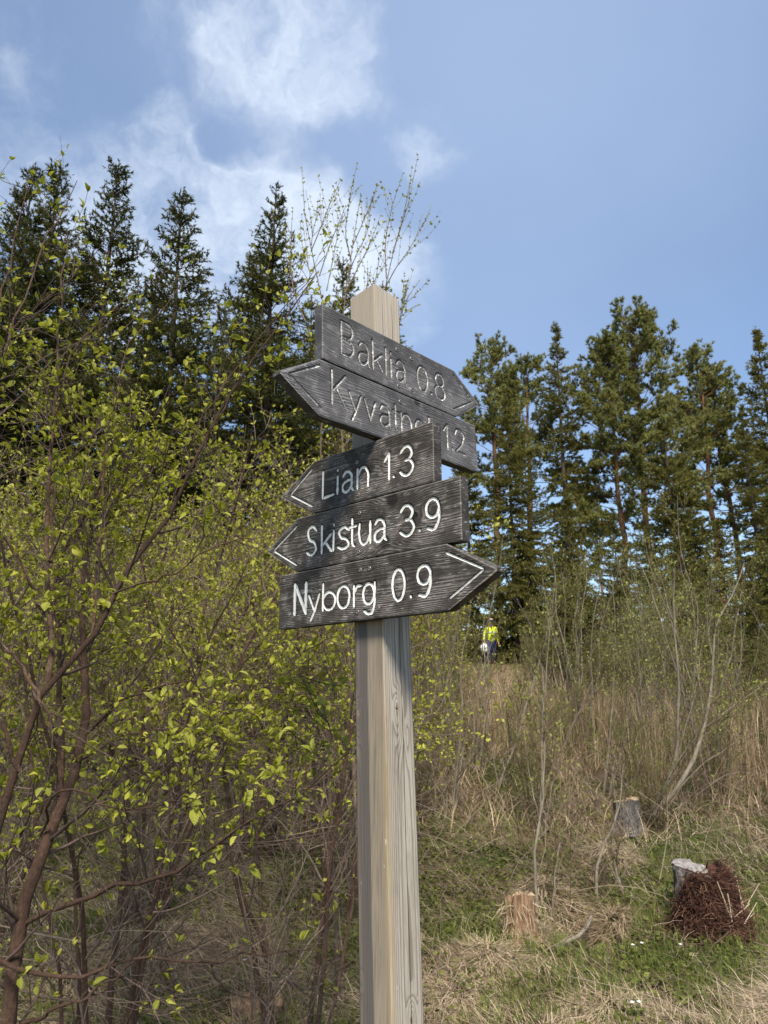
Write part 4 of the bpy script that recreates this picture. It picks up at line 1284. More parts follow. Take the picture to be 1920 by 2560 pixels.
def pine_parts(seed, H, bare, width, needle='pine_needle', tuft=0.19, double=False):
    """Scots pine: tall bare trunk, rounded crown of upswept branches carrying needle tufts"""
    rng = np.random.default_rng(seed)
    tr, br, cr_ = MB(), MB(), MB()
    starts = [(0.0, 0.0, 1.0)] + ([(1.15, 0.4, 0.90)] if double else [])
    P1s, L1s = [], []
    for x0, y0, k in starts:
        h = H * k
        zt = np.linspace(0, h, 22)
        wob = np.cumsum(rng.normal(0, .055, (22, 2)), 0)
        trunk = np.concatenate([wob + (x0, y0), zt[:, None]], 1)
        trunk[0, 2] = -.4
        tubes(tr, trunk, (0.010 * h + .02) * (1 - zt / h) ** .7 + .012, 9, np.repeat(np.clip(0.75 - 0.6 * zt / h, 0, 1)[None], 1, 0))
        n = int((h - bare) * 9)
        zb = bare + (h - bare) * rng.random(n) ** .85
        nd = 14                                                # dead stubs below the crown
        zb = np.concatenate([zb, rng.uniform(bare * .35, bare, nd)])
        q = np.clip((zb - bare) / (h - bare), 0, 1)
        prof = np.sin(np.clip(.30 + .70 * (1 - q), 0, 1) * np.pi * .62) * (0.35 + .65 * (1 - q) ** .5)
        L = width * (0.25 + prof * rng.uniform(.45, 1.05, len(zb)))
        L[n:] = rng.uniform(.3, 1.2, nd)
        el = np.radians(8 + 48 * q ** 1.5 + rng.normal(0, 12, len(zb)))
        az = rng.uniform(0, 2 * np.pi, len(zb))
        S = np.stack([np.interp(zb, zt, trunk[:, 0]), np.interp(zb, zt, trunk[:, 1]), zb], -1)
        P = grow(rng, S, np.stack([np.cos(az) * np.cos(el), np.sin(az) * np.cos(el), np.sin(el)], -1), L, 8, .13, (0, 0, .05))
        tubes(br, P, np.linspace(1, .25, 8)[None] * (.010 + .013 * L / width)[:, None], 4, np.full(len(P), .2))
        P1s.append(P[:n])
        L1s.append(L[:n])
    P1, L1 = np.concatenate(P1s), np.concatenate(L1s)
    c = np.maximum(4, (L1 / .13).astype(int))
    i2 = np.repeat(np.arange(len(P1)), c)
    t2 = rng.uniform(.28, 1, len(i2)) ** .8
    S, T = on_path(P1, i2, t2)
    D = sprout(rng, T, 30, 65)
    D[:, 2] = np.abs(D[:, 2]) * .6 + .12
    L2 = (0.18 + .30 * L1[i2] * (1.05 - t2)) * rng.uniform(.6, 1.1, len(i2))
    P2 = grow(rng, S, D, L2, 3, .14, (0, 0, .08))
    tubes(br, P2, np.linspace(1, .5, 3)[None] * np.full((len(P2), 1), .006), 3, np.full(len(P2), .15))
    i3 = np.repeat(np.arange(len(P2)), np.maximum(2, (L2 / .11).astype(int)))
    p, T = on_path(P2, i3, rng.uniform(.3, 1, len(i3)))
    e, Te = P2[:, -1], unit(P2[:, -1] - P2[:, -2])
    p, T = np.concatenate([p, e]), np.concatenate([T, Te])
    k = 9
    tone0 = np.clip(rng.normal(.45, .14, len(p)) + .9 * (fbm2(p[:, 0] + p[:, 2] * .7, p[:, 1] - p[:, 2], .9, 2) - .5), 0, 1)
    pp, TT = np.repeat(p, k, 0), np.repeat(T, k, 0)
    Dn = sprout(rng, unit(TT + np.array([0, 0, .4])), 10, 80)
    X, Y, Z = axes(rng, Dn, np.array([0, 0, 1.0]), 1.0)
    stamp(cr_, NEEDLE_V * (.28, 1, 1), NEEDLE_F, pp, X, Y, Z, tuft * rng.uniform(.65, 1.2, len(pp)), np.clip(np.repeat(tone0, k) + rng.normal(0, .12, len(pp)), 0, 1))
    return tr.mesh('trunk', M['pine_bark']), br.mesh('branches', M['pine_bark']), cr_.mesh('crown', M[needle])


def plant_tree(name, parts, loc, rz, scale, label, group):
    root = empty(name, loc, label, 'tree', group, rz)
    root.scale = (scale, scale, scale)
    for n_, me in zip(('trunk', 'branches', 'crown'), parts):
        o = bpy.data.objects.new(n_, me)
        COL.objects.link(o)
        o.parent = root
    if len(parts) > 3:                                 # another tone of needles on the same crown
        o.material_slots[0].link = 'OBJECT'
        o.material_slots[0].material = M[parts[3]]
    return root


def tree_at(name, parts, H, px, py_top, Y, rz, label, group, lean=0.0):
    """stands a tree at distance Y so that its top reaches the given height in the photograph"""
    H = max(v.co.z for v in parts[2].vertices)
    top = at(px, py_top, Y)
    z = float(ground_z(top[0], Y))
    o = plant_tree(name, parts, (top[0], Y, z), rz, (top[2] - z) / H, label, group)
    o.rotation_euler = (0, math.radians(lean), rz)
    return o


SP = [spruce_parts(41, 11, 2.15, 1, gapz=.27), spruce_parts(42, 11, 2.15, 1, gapz=.30)]
SP.append(SP[1])
SPW = SP[0] + ('warm_spruce_needle',)
GL = 'spruces rising behind the thicket on the left'
for (k, px, py, Y, rz, lab) in [
        (0, 92, 402, 11.0, 0.3, 'dark spruce whose top stands leftmost on the skyline'),
        (2, 152, 390, 12.6, 2.0, 'dense dark spruce with brown cones, second from the left edge'),
        (1, 306, 400, 12.0, 4.1, 'open-topped spruce with a long leader, third from the left edge'),
        (0, 466, 466, 11.4, 1.5, 'bushy dark spruce in the middle of the left skyline'),
        (2, 690, 468, 12.8, 5.2, 'narrow-topped spruce nearest the signpost on the left skyline')]:
    tree_at('spruce_tree', SP[k], 11, px, py, Y, rz, lab, GL)
for (kk, px, py, Y, rz, lab) in [
        (SP[1], -40, 560, 12.4, 0.9, 'dark spruce half cut off by the left edge of the picture'),
        (SPW, 640, 620, 14.6, 2.2, 'warm green spruce in front of the narrow-topped one left of the post'),
        (SPW, 855, 640, 18.0, 3.3, 'small far spruce peeping out beside the left of the post top'),
        (SPW, 775, 735, 17.0, 4.0, 'small warm green spruce between the sapling shoots, left of the boards'),
        (SP[2], 560, 740, 19.0, 1.1, 'far spruce low in the gap between the two tallest spruces left of the post'),
        (SP[0], 388, 730, 18.0, 2.9, 'far spruce low in the gap beside the bushy dark spruce'),
        (SP[1], 225, 640, 17.0, 0.2, 'far spruce low in the gap beside the open-topped spruce'),
        (SPW, 480, 850, 15.5, 5.0, 'short warm green spruce deep in the left thicket'),
        (SP[2], 60, 700, 16.0, 3.9, 'short dark spruce behind the leftmost skyline spruce'),
        (SPW, 960, 700, 21.0, 0.7, 'far warm green spruce hidden behind the post top')]:
    tree_at('spruce_tree', kk, 11, px, py, Y, rz, lab, GL)

FS = [spruce_parts(51, 17, 3.2, 0, 'far_spruce_needle', gapz=.50, thin_low=.3, power=.8), spruce_parts(52, 17, 3.0, 0, 'far_spruce_needle', gapz=.44), spruce_parts(53, 10, 2.9, 0, 'warm_spruce_needle', gapz=.40), spruce_parts(54, 17, 2.6, 0, 'far_spruce_needle', gapz=.52, thin_low=.45, bare=1.5)]
PN = [pine_parts(61, 17, 5.5, 4.1, double=True), pine_parts(62, 17, 8.0, 2.7), pine_parts(63, 15, 5.5, 2.5, 'bright_needle')]
GR = 'conifers on the rise to the right'
for (name, parts, H, px, py, Y, rz, lean, lab) in [
        ('pine_tree', PN[1], 17, 1222, 838, 31, 0.4, 0, 'rounded pine just right of the topmost arrow board'),
        ('spruce_tree', FS[3], 17, 1380, 790, 30, 1.0, 1.5, 'slim open spruce with a pointed top and bare lower trunk, left of the big pine'),
        ('pine_tree', PN[0], 17, 1560, 752, 30, 2.2, -1, 'largest pine with two reddish trunks and a broad crown'),
        ('pine_tree', PN[1], 17, 1733, 852, 31, 3.6, -1, 'pine with a long bare reddish trunk, right of the largest pine'),
        ('pine_tree', PN[2], 15, 1800, 890, 32, 1.7, 0, 'bright yellow-green pine beside the dark spruce at the right edge'),
        ('spruce_tree', FS[1], 17, 1888, 815, 29, 4.4, 0, 'tall dark spruce at the right edge'),
        ('pine_tree', PN[1], 17, 1318, 880, 33, 5.0, 0, 'dark pine crowded between the rounded pine and the slim spruce'),
        ('spruce_tree', FS[1], 17, 1262, 960, 27, 0.2, 0, 'warm dark spruce right behind the board end, under the rounded pine'),
        ('spruce_tree', FS[2], 10, 1655, 1040, 24, 2.0, 0, 'dense young spruce standing before the largest pine, with a tall bare leader'),
        ('spruce_tree', FS[2], 10, 1165, 1090, 31, 3.0, 0, 'warm green young spruce behind the right ends of the lower boards'),
        ('spruce_tree', FS[2], 10, 1415, 1235, 23, 4.1, 0, 'low young spruce under the slim open spruce'),
        ('spruce_tree', FS[0], 17, 1310, 1080, 28, 5.6, 0, 'spruce with hanging dark boughs left of the bright gap of sky'),
        ('pine_tree', PN[2], 15, 1448, 1190, 42, 0.9, 0, 'small far pine standing in the bright gap of sky'),
        ('spruce_tree', FS[2], 10, 1530, 1290, 22, 1.3, 0, 'low warm green spruce at the foot of the two reddish trunks'),
        ('spruce_tree', FS[2], 10, 1600, 1420, 18, 2.6, 0, 'shortest spruce, behind the willow saplings in front of the wood'),
        ('spruce_tree', FS[0], 17, 1845, 1010, 26, 3.1, 0, 'shaggy spruce with bare lower twigs below the bright pine'),
        ('spruce_tree', FS[2], 10, 1790, 1290, 22, 5.1, 0, 'young spruce below the pine with the long bare trunk'),
        ('spruce_tree', FS[2], 10, 1920, 1230, 21, 0.5, 0, 'young spruce low at the right edge of the picture'),
        ('pine_tree', PN[1], 17, 1480, 1240, 45, 2.4, 0, 'thin far pine trunk at the right of the sky gap'),
        ('spruce_tree', FS[1], 17, 1700, 1130, 40, 1.9, 0, 'far dark spruce seen between the largest pine and the bare-trunked one'),
        ('spruce_tree', FS[1], 17, 1990, 900, 31, 2.7, 0, 'dark spruce mostly beyond the right edge of the picture'),
        ('spruce_tree', FS[2], 10, 1080, 1280, 26, 2.7, 0, 'young spruce hidden behind the post and the lowest boards'),
        ('spruce_tree', FS[2], 10, 1300, 1380, 29.0, 3.7, 0, 'low young spruce behind the person in the yellow jacket'),
        ('spruce_tree', FS[2], 10, 1405, 1400, 17.5, 1.2, 0, 'small dark young spruce right of the person in the yellow jacket'),
        ('spruce_tree', FS[2], 10, 1455, 1440, 16.5, 2.2, 0, 'smallest young spruce, below the small far pine in the sky gap'),
        ('spruce_tree', FS[2], 10, 1760, 1410, 16.5, 3.2, 0, 'small young spruce below the bright yellow-green pine'),
        ('spruce_tree', FS[2], 10, 1870, 1400, 16.0, 5.2, 0, 'small young spruce at the right edge above the pale reeds'),
        ('spruce_tree', FS[2], 10, 1540, 1400, 20.5, 0.1, 0, 'young spruce behind the straight willow, below the reddish trunks'),
        ('spruce_tree', FS[2], 10, 1090, 1420, 17.0, 2.9, 0, 'young spruce just right of the post below the lowest board'),
        ('spruce_tree', FS[2], 10, 1690, 1300, 19.5, 4.7, 0, 'bushy young spruce with dark lower boughs among the right saplings')]:
    tree_at(name, parts, H, px, py, Y, rz, lab, GR, lean)

# ------------------------------------------------------------------ willow saplings on the right slope
def px_stem(pts, r0, r1=0.002):
    return (px_path(pts), r0, r1)


z5 = lambda X, Y, D: (1080 + X / 1.975, 1400 + Y / 1.975, D)
z4 = lambda X, Y, D: (1000 + X / 1.803, 2000 + Y / 1.803, D)
WK = dict(leaf=0.029, twig_mat='willow_twig', small_leaf=True, leaf_mat='willow_leaf', bark='willow_bark', low_keep=0.25, leaf_low=.6, leaf_high=1.5, n_leaf=2, gap=.045, twig_r=.0019, ang=(18, 50), wig=.08, trop=.03)
GW = 'grey-stemmed willow saplings on the right slope'


def ground_start(p, dy=0.0):
    return np.array([p[0], p[1] + dy, float(ground_z(p[0], p[1] + dy)) - .05])


def guided(paths, Y):
    gs = []
    for pts, r in paths:
        q = px_path([(a, b_, Y + d_) for a, b_, d_ in pts])
        gs.append((q, r, r * .18))
    return gs


wl = []
pb = at(1640, 2120, 7.6)
base = np.array([pb[0], 7.6, float(ground_z(pb[0], 7.6))])
gs = []
for k, (pts, r) in enumerate([([(1150, 1340), (1200, 1000), (1215, 700), (1210, 500), (1190, 200), (1195, 40)], .026), ([(1165, 1340), (1260, 1050), (1330, 880), (1390, 500), (1400, 330), (1480, 180), (1540, 20)], .028),
                              ([(1200, 1300), (1280, 900), (1450, 750), (1659, 600), (1800, 480)], .010), ([(1180, 1320), (1350, 1000), (1560, 870), (1700, 800)], .008), ([(1140, 1330), (1090, 1000), (1040, 800), (1030, 600), (1010, 380)], .010),
                              ([(1190, 1340), (1320, 1150), (1500, 1050), (1650, 1060)], .007), ([(1140, 1345), (1230, 900), (1310, 600), (1350, 300)], .008)]):
    q = px_path([z5(a, b_, 7.6 + .12 * ((k * 37) % 5 - 2) * i / 4) for i, (a, b_) in enumerate(pts)])
    q = np.concatenate([[base + (0.03 * (k - 3), 0.02 * (k % 3), -.05)], q[1:]])
    gs.append((q, r * .95, r * .16))
wl.append(shrub(71, 'willow_sapling', 'largest grey willow sapling, many stems fanning out right of the middle stump', 'sapling', base, gs, GW, lvl=(9, 6, 1), lens=((.3, 1.0), (.12, .45), (.04, .1)), **WK))
for sd, paths, Y, lab in [
        (72, [([(330, 1080), (430, 850), (500, 600), (560, 400), (590, 200)], .017), ([(320, 1080), (290, 900), (250, 650), (200, 300)], .010), ([(330, 1080), (400, 780), (420, 500)], .008)], 8.6, 'pale leaning willow sapling below the person in the yellow jacket'),
        (73, [([(545, 1380), (545, 900), (560, 600), (590, 250), (610, 60)], .013), ([(545, 1380), (620, 1000), (750, 700), (850, 450)], .009), ([(540, 1380), (470, 1000), (440, 700)], .007)], 7.0, 'slim upright willow sapling in front of the brown canes'),
        (74, [([(860, 1300), (870, 950), (890, 700), (900, 250), (880, 20)], .015), ([(860, 1300), (960, 800), (1030, 600), (1040, 300)], .010), ([(865, 1300), (1000, 820), (1130, 700)], .008)], 8.2, 'straight willow sapling left of the largest one')]:
    gs = []
    x_, y_ = z5(*paths[0][0][0], 0)[:2]
    p0 = at(x_, y_, Y)
    base = np.array([p0[0], Y, float(ground_z(p0[0], Y))])
    for k, (pts, r) in enumerate(paths):
        q = px_path([z5(a, b_, Y + .1 * (k - 1) * i / 3) for i, (a, b_) in enumerate(pts)])
        q = np.concatenate([[base + (.03 * (k - 1), 0, -.05)], q[1:]])
        gs.append((q, r * .95, r * .16))
    wl.append(shrub(sd, 'willow_sapling', lab, 'sapling', base, gs, GW, lvl=(9, 6, 1), lens=((.25, .75), (.12, .35), (.04, .1)), **WK))
for sd, pts_list, Y, lab in [
        (75, [([(1030, 640), (910, 520), (885, 420), (900, 260), (960, 120), (990, 0), (1010, -200)], .013), ([(1030, 640), (1000, 400), (960, 250), (975, 50), (950, -200)], .009)], 5.9, 'young willow with two pale curved stems between the two lower stumps'),
        (76, [([(660, 640), (625, 480), (610, 250), (640, 0), (650, -250), (640, -600)], .010), ([(660, 640), (700, 300), (760, 60), (800, -200)], .006)], 5.6, 'thin willow shoot rising beside the small broken stump')]:
    x_, y_ = z4(*pts_list[0][0][0], 0)[:2]
    p0 = at(x_, y_, Y)
    base = np.array([p0[0], Y, float(ground_z(p0[0], Y))])
    gs = []
    for k, (pts, r) in enumerate(pts_list):
        q = px_path([z4(a, b_, Y + .08 * k * i / 3) for i, (a, b_) in enumerate(pts)])
        q = np.concatenate([[base + (.04 * k, 0, -.05)], q[1:]])
        gs.append((q, r * 1.3, r * .25))
    wl.append(shrub(sd, 'willow_sapling', lab, 'sapling', base, gs, GW, lvl=(10, 5, 0), lens=((.2, .6), (.1, .3), (.04, .1)), **WK))
wp = []
for sd, x, y, n, h, spd, r in ((81, 1.05, 9.4, 6, 3.0, .30, .016), (82, 3.9, 9.0, 7, 3.3, .34, .018), (83, 5.0, 11.5, 5, 3.4, .22, .016)):
    wp.append(shrub(sd, 'willow_sapling', {81: 'grey willow sapling standing right of the post foot in the middle distance', 82: 'dense grey willow sapling at the right edge before the pale reeds', 83: 'grey willow sapling under the right-edge spruces'}[sd], 'sapling', (x, y, float(ground_z(x, y))), clump(sd, x, y, n, h, spd, r), GW,
                    lvl=(10, 6, 1), lens=((.3, .9), (.14, .4), (.04, .1)), **dict(WK, low_keep=.3)))
WL = 'thin willow sapling among others on the crowded right slope'
cr = np.random.default_rng(9)
wo, bo2 = [], []
spots = [(0.6, 7.6), (1.9, 10.4), (2.9, 11.2), (4.2, 12.6), (0.9, 11.8), (6.2, 12.4), (5.3, 14.4), (7.2, 14.5), (1.0, 14.4), (4.4, 16.0), (6.3, 16.6), (8.4, 16.8), (0.4, 16.5), (5.2, 18.6), (7.6, 19.3), (9.6, 19.0), (1.1, 18.6),
         (4.6, 7.4), (5.6, 9.4), (6.9, 10.6), (8.6, 13.6), (6.4, 19.6), (3.6, 14.2), (7.3, 17.4), (0.4, 10.0), (3.3, 12.4), (4.9, 13.2), (2.6, 9.6), (3.6, 10.2), (4.9, 10.4), (6.0, 13.6), (4.4, 17.4), (5.6, 16.4), (6.8, 18.2), (8.6, 18.4), (0.7, 13.2), (1.2, 16.8),
         (5.2, 12.2), (7.6, 15.6), (9.2, 15.2), (2.3, 12.6), (0.3, 12.4), (0.2, 8.6), (3.0, 15.9), (4.1, 20.2), (5.4, 20.6), (7.0, 21.0), (8.4, 21.2), (9.8, 21.6), (10.8, 20.2)]
spots = [q for i_, q in enumerate(spots) if i_ % 2 == 0]
spots = [q for q in spots if abs(q[0] / q[1] - 0.150) > 0.040]        # the walker stays in view
for k, (x, y) in enumerate(spots):
    wo.append(copy_tree(wp[k % 3], (x, y, float(ground_z(x, y))), cr.uniform(0, 6.28), cr.uniform(.7, 1.05), WL, GW))
MARKS = [(1010, 'signpost'), (1226, 'person in the yellow jacket'), (1380, 'slim open spruce'), (1560, 'largest pine'), (1735, 'bare-trunked pine'), (1888, 'tall dark spruce at the right edge')]
place_names(wo, MARKS, 'thin willow sapling, %s in line with the %s')
BR = 'low olive-leaved bush among others on the right slope below the wood'
bl = [(4.6, 15.2), (6.5, 15.0), (5.6, 17.5), (7.9, 17.9), (9.0, 20.0), (1.0, 20.2), (1.6, 22.6), (4.6, 22.0), (6.0, 22.4), (7.6, 22.8), (9.4, 23.2), (11.0, 22.6), (0.2, 14.6), (0.2, 19.6), (8.9, 16.2), (6.9, 13.0), (5.0, 24.5), (8.4, 25.0), (11.6, 25.4), (0.0, 11.6), (5.6, 12.6), (4.9, 17.2), (6.6, 16.4), (7.4, 20.4), (4.9, 19.8), (3.9, 26.0), (3.9, 14.8), (4.6, 13.6), (5.9, 11.4), (7.6, 13.4), (8.2, 15.0), (5.0, 16.3), (6.2, 19.0), (8.8, 18.6), (10.2, 18.4), (1.9, 20.6), (1.2, 13.4), (10.4, 21.0), (6.8, 11.6)]
bl += [(.8, 6.9), (1.5, 7.5), (2.6, 7.3), (.5, 8.8), (2.9, 8.6), (3.6, 8.2), (4.3, 9.6), (1.2, 9.7), (2.7, 10.6), (3.7, 11.6), (5.1, 11.2), (1.0, 10.9), (.3, 7.3), (5.0, 8.6), (1.9, 8.9)]
bl = [q for q in bl if abs(q[0] / q[1] - 0.150) > 0.035]
for k, (x, y) in enumerate(bl):
    bo2.append(copy_tree(protos[k % 3], (x, y, float(ground_z(x, y)) - .1), cr.uniform(0, 6.28), cr.uniform(.62, .9) * (0.40 if y < 11.7 else 0.62), BR, 'olive bushes on the right slope'))
for o in bo2:
    for ch in o.children:
        if ch.type == 'MESH' and ch.name.split('.')[0] in ('leaves', 'twigs'):
            ch.material_slots[0].link = 'OBJECT'
            ch.material_slots[0].material = M['willow_leaf' if ch.name.startswith('leaves') else 'willow_twig']
place_names(bo2, MARKS, 'low olive-leaved bush, %s in line with the %s')
TW = 'bare twiggy sapling in the shade under the left thicket'
tw_o = []
for k, (x, y, sc) in enumerate([(-1.75, 3.2, .36), (-.45, 3.3, .34), (-1.35, 4.4, .42), (-2.6, 4.9, .5), (-.25, 5.9, .5)]):
    o = copy_tree(wp[k % 3], (x, y, float(ground_z(x, y))), cr.uniform(0, 6.28), sc, TW, 'bare twiggy saplings under the left thicket')
    for ch in list(o.children):
        if ch.name.startswith('leaves'):
            bpy.data.objects.remove(ch)
        else:
            ch.material_slots[0].link = 'OBJECT'
            ch.material_slots[0].material = M['twig_bark']
    tw_o.append(o)
place_names(tw_o, [(200, 'open-topped spruce'), (466, 'bushy dark spruce'), (690, 'narrow-topped spruce'), (880, 'signpost')], 'bare twiggy sapling under the left thicket, %s in line with the %s')


# ------------------------------------------------------------------ grass, straw, reeds, herbs
def blades(mb, rng, base, h, w_, lean, tone, curl=0.35):
    """bent two-segment grass blades"""
    m = len(base)
    a = np.arctan2(lean[:, 1], lean[:, 0]) + np.pi / 2 + rng.normal(0, .7, m)
    side = np.stack([np.cos(a), np.sin(a), 0 * a], -1) * (w_ / 2)[:, None]
    l3 = np.concatenate([lean, np.zeros((m, 1))], 1)
    up = np.zeros((m, 3))
    up[:, 2] = h
    mid = base + up * 0.62 + l3 * curl
    tip = base + up + l3
    V = np.stack([base - side, base + side, mid + side * .8, mid - side * .8, tip], 1)
    o = (np.arange(m) * 5)[:, None]
    mb.add(V.reshape(-1, 3), o + np.array([[0, 1, 2, 3]]), np.repeat(tone, 5))
    mb.F.append((o + np.array([[3, 2, 4]]) + mb.n - m * 5, 0, True))


def scatter(rng, n, y0, y1, half=0.62, pad=0.9, power=1.0, xmin=None):
    y = y0 + (y1 - y0) * rng.random(n) ** power
    x = rng.uniform(-1, 1, n) * (half * y + pad)
    if xmin is not None:
        x = np.where(x < xmin(y), xmin(y) + rng.random(n) * (half * y + pad - xmin(y)), x)
    return x, y


def greenness(x, y):
    """1 where fresh grass grows, 0 where last year's straw lies"""
    return sstep(fbm2(x + 3.1, y * 0.8 + 1.7, 0.9, 3) + 0.10 * np.exp(-((y - 5.1) / .6) ** 2) - 0.12 * sstep(y, 4.7, 3.8) * sstep(x, .2, 1.0), 0.46, 0.58)


rng = np.random.default_rng(101)
# straw: last year's grass lying in swirls
x, y = scatter(rng, 135000, 3.3, 9.0, power=1.4)
gr = greenness(x, y)
k = rng.random(len(x)) < np.where(y < 6.3, 1 - .62 * gr, .40 * (1 - .5 * gr)) * (0.35 + 1.0 * fbm2(x, y + 30, 2.2, 2))
x, y = x[k], y[k]
sw = 6.3 * fbm2(x, y, 0.8, 2) + rng.normal(0, .75, len(x))
ln = rng.uniform(.06, .24, len(x))
lift = rng.random(len(x)) ** 3.6
mound = 0.10 * sstep(fbm2(x + 9, y + 4, 2.6, 2), .5, .72)
b = np.stack([x, y, ground_z(x, y) + rng.uniform(0, 1, len(x)) * (0.02 + mound)], -1)
mb = MB()
blades(mb, rng, b, .012 + .10 * lift + .3 * mound * rng.random(len(x)), rng.uniform(.0016, .0038, len(x)), np.stack([np.cos(sw), np.sin(sw)], -1) * (ln * (1 - .5 * lift))[:, None],
       np.clip(rng.normal(.50, .24, len(x)), 0, 1), .45)
tag(mb.build('dead_grass', M['straw']), 'pale straw of last year lying in swirls over the ground', kind='stuff')
# straw heaps under the thicket, at the stumps and in the foreground
mb = MB()
for cx, cy, r_, hgt, n, tn in ((-1.33, 4.75, .42, .20, 2600, .42), (-1.75, 4.6, .30, .12, 1200, .42), (-0.95, 5.0, .3, .1, 900, .38), (.62, 4.75, .22, .11, 1500, .48), (.38, 4.35, .25, .05, 1100, .5), (2.05, 4.15, .22, .13, 1700, .62), (1.55, 5.42, .18, .16, 1700, .33), (1.20, 5.75, .3, .12, 1100, .5), (1.0, 5.25, .16, .10, 1200, .30),
                               (2.55, 4.6, .35, .10, 1700, .55), (1.9, 6.6, .25, .12, 900, .6), (-.35, 4.4, .25, .06, 700, .45), (1.15, 4.15, .25, .06, 1100, .5)):
    a, q = rng.uniform(0, 6.28, n), np.sqrt(rng.random(n)) * r_
    x, y = cx + q * np.cos(a), cy + q * np.sin(a)
    z = ground_z(x, y) + hgt * (1 - (q / r_) ** 2) * rng.uniform(.45, 1, n)
    aa = a + rng.normal(0, .8, n)
    ln = rng.uniform(.08, .26, n)
    blades(mb, rng, np.stack([x, y, z], -1), rng.normal(0.0, .035, n) - .25 * ln * (q / r_), rng.uniform(.0025, .005, n), np.stack([np.cos(aa), np.sin(aa)], -1) * ln[:, None], np.clip(rng.normal(tn, .2, n), 0, 1), .5)
tag(mb.build('straw_heaps', M['straw']), 'heaps of matted dead grass around the stumps and under the shrubs', kind='stuff')
# fresh grass, in tufts
mb = MB()
nt = 5200
x, y = scatter(rng, nt, 3.3, 8.5, power=1.25)
k = rng.random(nt) < (.12 + .88 * greenness(x, y)) * sstep(y, 9.5, 5.5)
x, y = x[k], y[k]
cnt = rng.integers(8, 26, len(x))
i = np.repeat(np.arange(len(x)), cnt)
px_, py_ = x[i] + rng.normal(0, .035, len(i)), y[i] + rng.normal(0, .035, len(i))
h = rng.uniform(.05, .17, len(x))[i] * rng.uniform(.5, 1.1, len(i))
le = rng.normal(0, 1, (len(i), 2)) * (h * .42)[:, None]
blades(mb, rng, np.stack([px_, py_, ground_z(px_, py_) - .005], -1), h, rng.uniform(.002, .0042, len(i)), le, np.clip(rng.normal(.55, .2, len(i)), 0, 1), .28)
tag(mb.build('grass', M['green_blade']), 'fresh green spring grass growing in tufts through the straw', kind='stuff')
# low herbs and moss cover: divided little leaves
mb = MB()
x, y = scatter(rng, 40000, 3.6, 12.0, power=.9)
f = sstep(fbm2(x + 11, y + 5, 1.1, 3), .42, .60) * np.where(y > 5.6, 1.0, .55) * sstep(y, 13, 8)
k = rng.random(len(x)) < .15 + .85 * f
x, y = x[k], y[k]
i = np.repeat(np.arange(len(x)), 3)
p = np.stack([x[i] + rng.normal(0, .02, len(i)), y[i] + rng.normal(0, .02, len(i)), 0 * i], -1)
p[:, 2] = ground_z(p[:, 0], p[:, 1]) + rng.uniform(.005, .075, len(i))
a = rng.uniform(0, 6.28, len(i))
D = np.stack([np.cos(a), np.sin(a), rng.uniform(-.1, .7, len(i))], -1)
X, Y, Z = axes(rng, D, np.array([0, 0, 1.0]), .4)
stamp(mb, BUD_V, BUD_F, p, X, Y, Z, rng.uniform(.016, .048, len(i)), np.clip(rng.normal(.45, .22, len(i)) + .2 * (rng.random(len(i)) < .06), 0, 1))
tag(mb.build('ground_cover', M['herb_leaf']), 'low green herbs and moss covering the slope', kind='stuff')
# brown canes and reeds of last summer on the middle slope
mb = MB()
x, y = scatter(rng, 60000, 6.6, 21.0, power=.9, half=.60, pad=.8)
dens = sstep(fbm2(x + 2, y, .35, 3), .30, .55) * sstep(x, -1.2, .8) * (sstep(y, 7.0, 8.8) * .9 + .06)
k = rng.random(len(x)) < dens * .5
x, y = x[k], y[k]
h = rng.uniform(.35, 1.15, len(x)) * (0.7 + .5 * fbm2(x, y, .6, 2)) * (0.55 + .45 * sstep(y, 7, 10))
red = sstep(fbm2(x + 20, y + 3, .4, 2), .42, .6) * sstep(y, 12.5, 9)
blades(mb, rng, np.stack([x, y, ground_z(x, y) - .02], -1), h, rng.uniform(.004, .010, len(x)), rng.normal(0, 1, (len(x), 2)) * (h * .22)[:, None] + np.array([.05, 0]), np.clip(rng.normal(.62, .2, len(x)) - .34 * red, 0, 1), .3)
x, y = scatter(rng, 60000, 7.0, 24.0, power=.9)
k = (rng.random(len(x)) < sstep(x, -1.5, .6)) & (rng.random(len(x)) < .55)
x, y = x[k], y[k]
sw = rng.uniform(0, 6.28, len(x))
blades(mb, rng, np.stack([x, y, ground_z(x, y)], -1), rng.uniform(.04, .30, len(x)), rng.uniform(.005, .012, len(x)), np.stack([np.cos(sw), np.sin(sw)], -1) * rng.uniform(.08, .35, (len(x), 1)), np.clip(rng.normal(.62, .2, len(x)), 0, 1), .4)
tag(mb.build('reeds', M['reed']), 'dead tan reeds and brown canes standing on the slope', kind='stuff')
# rough green growth between them and up to the wood
mb = MB()
x, y = scatter(rng, 30000, 9.0, 30.0, power=.8)
k = rng.random(len(x)) < sstep(fbm2(x + 5, y, .3, 3), .40, .6)
x, y = x[k], y[k]
h = rng.uniform(.15, .6, len(x))
blades(mb, rng, np.stack([x, y, ground_z(x, y)], -1), h, rng.uniform(.008, .020, len(x)), rng.normal(0, .25, (len(x), 2)) * h[:, None] * 1.4, np.clip(rng.normal(.35, .2, len(x)), 0, 1), .3)
tag(mb.build('undergrowth', M['herb_leaf']), 'rough dark green undergrowth on the slope below the wood', kind='stuff')
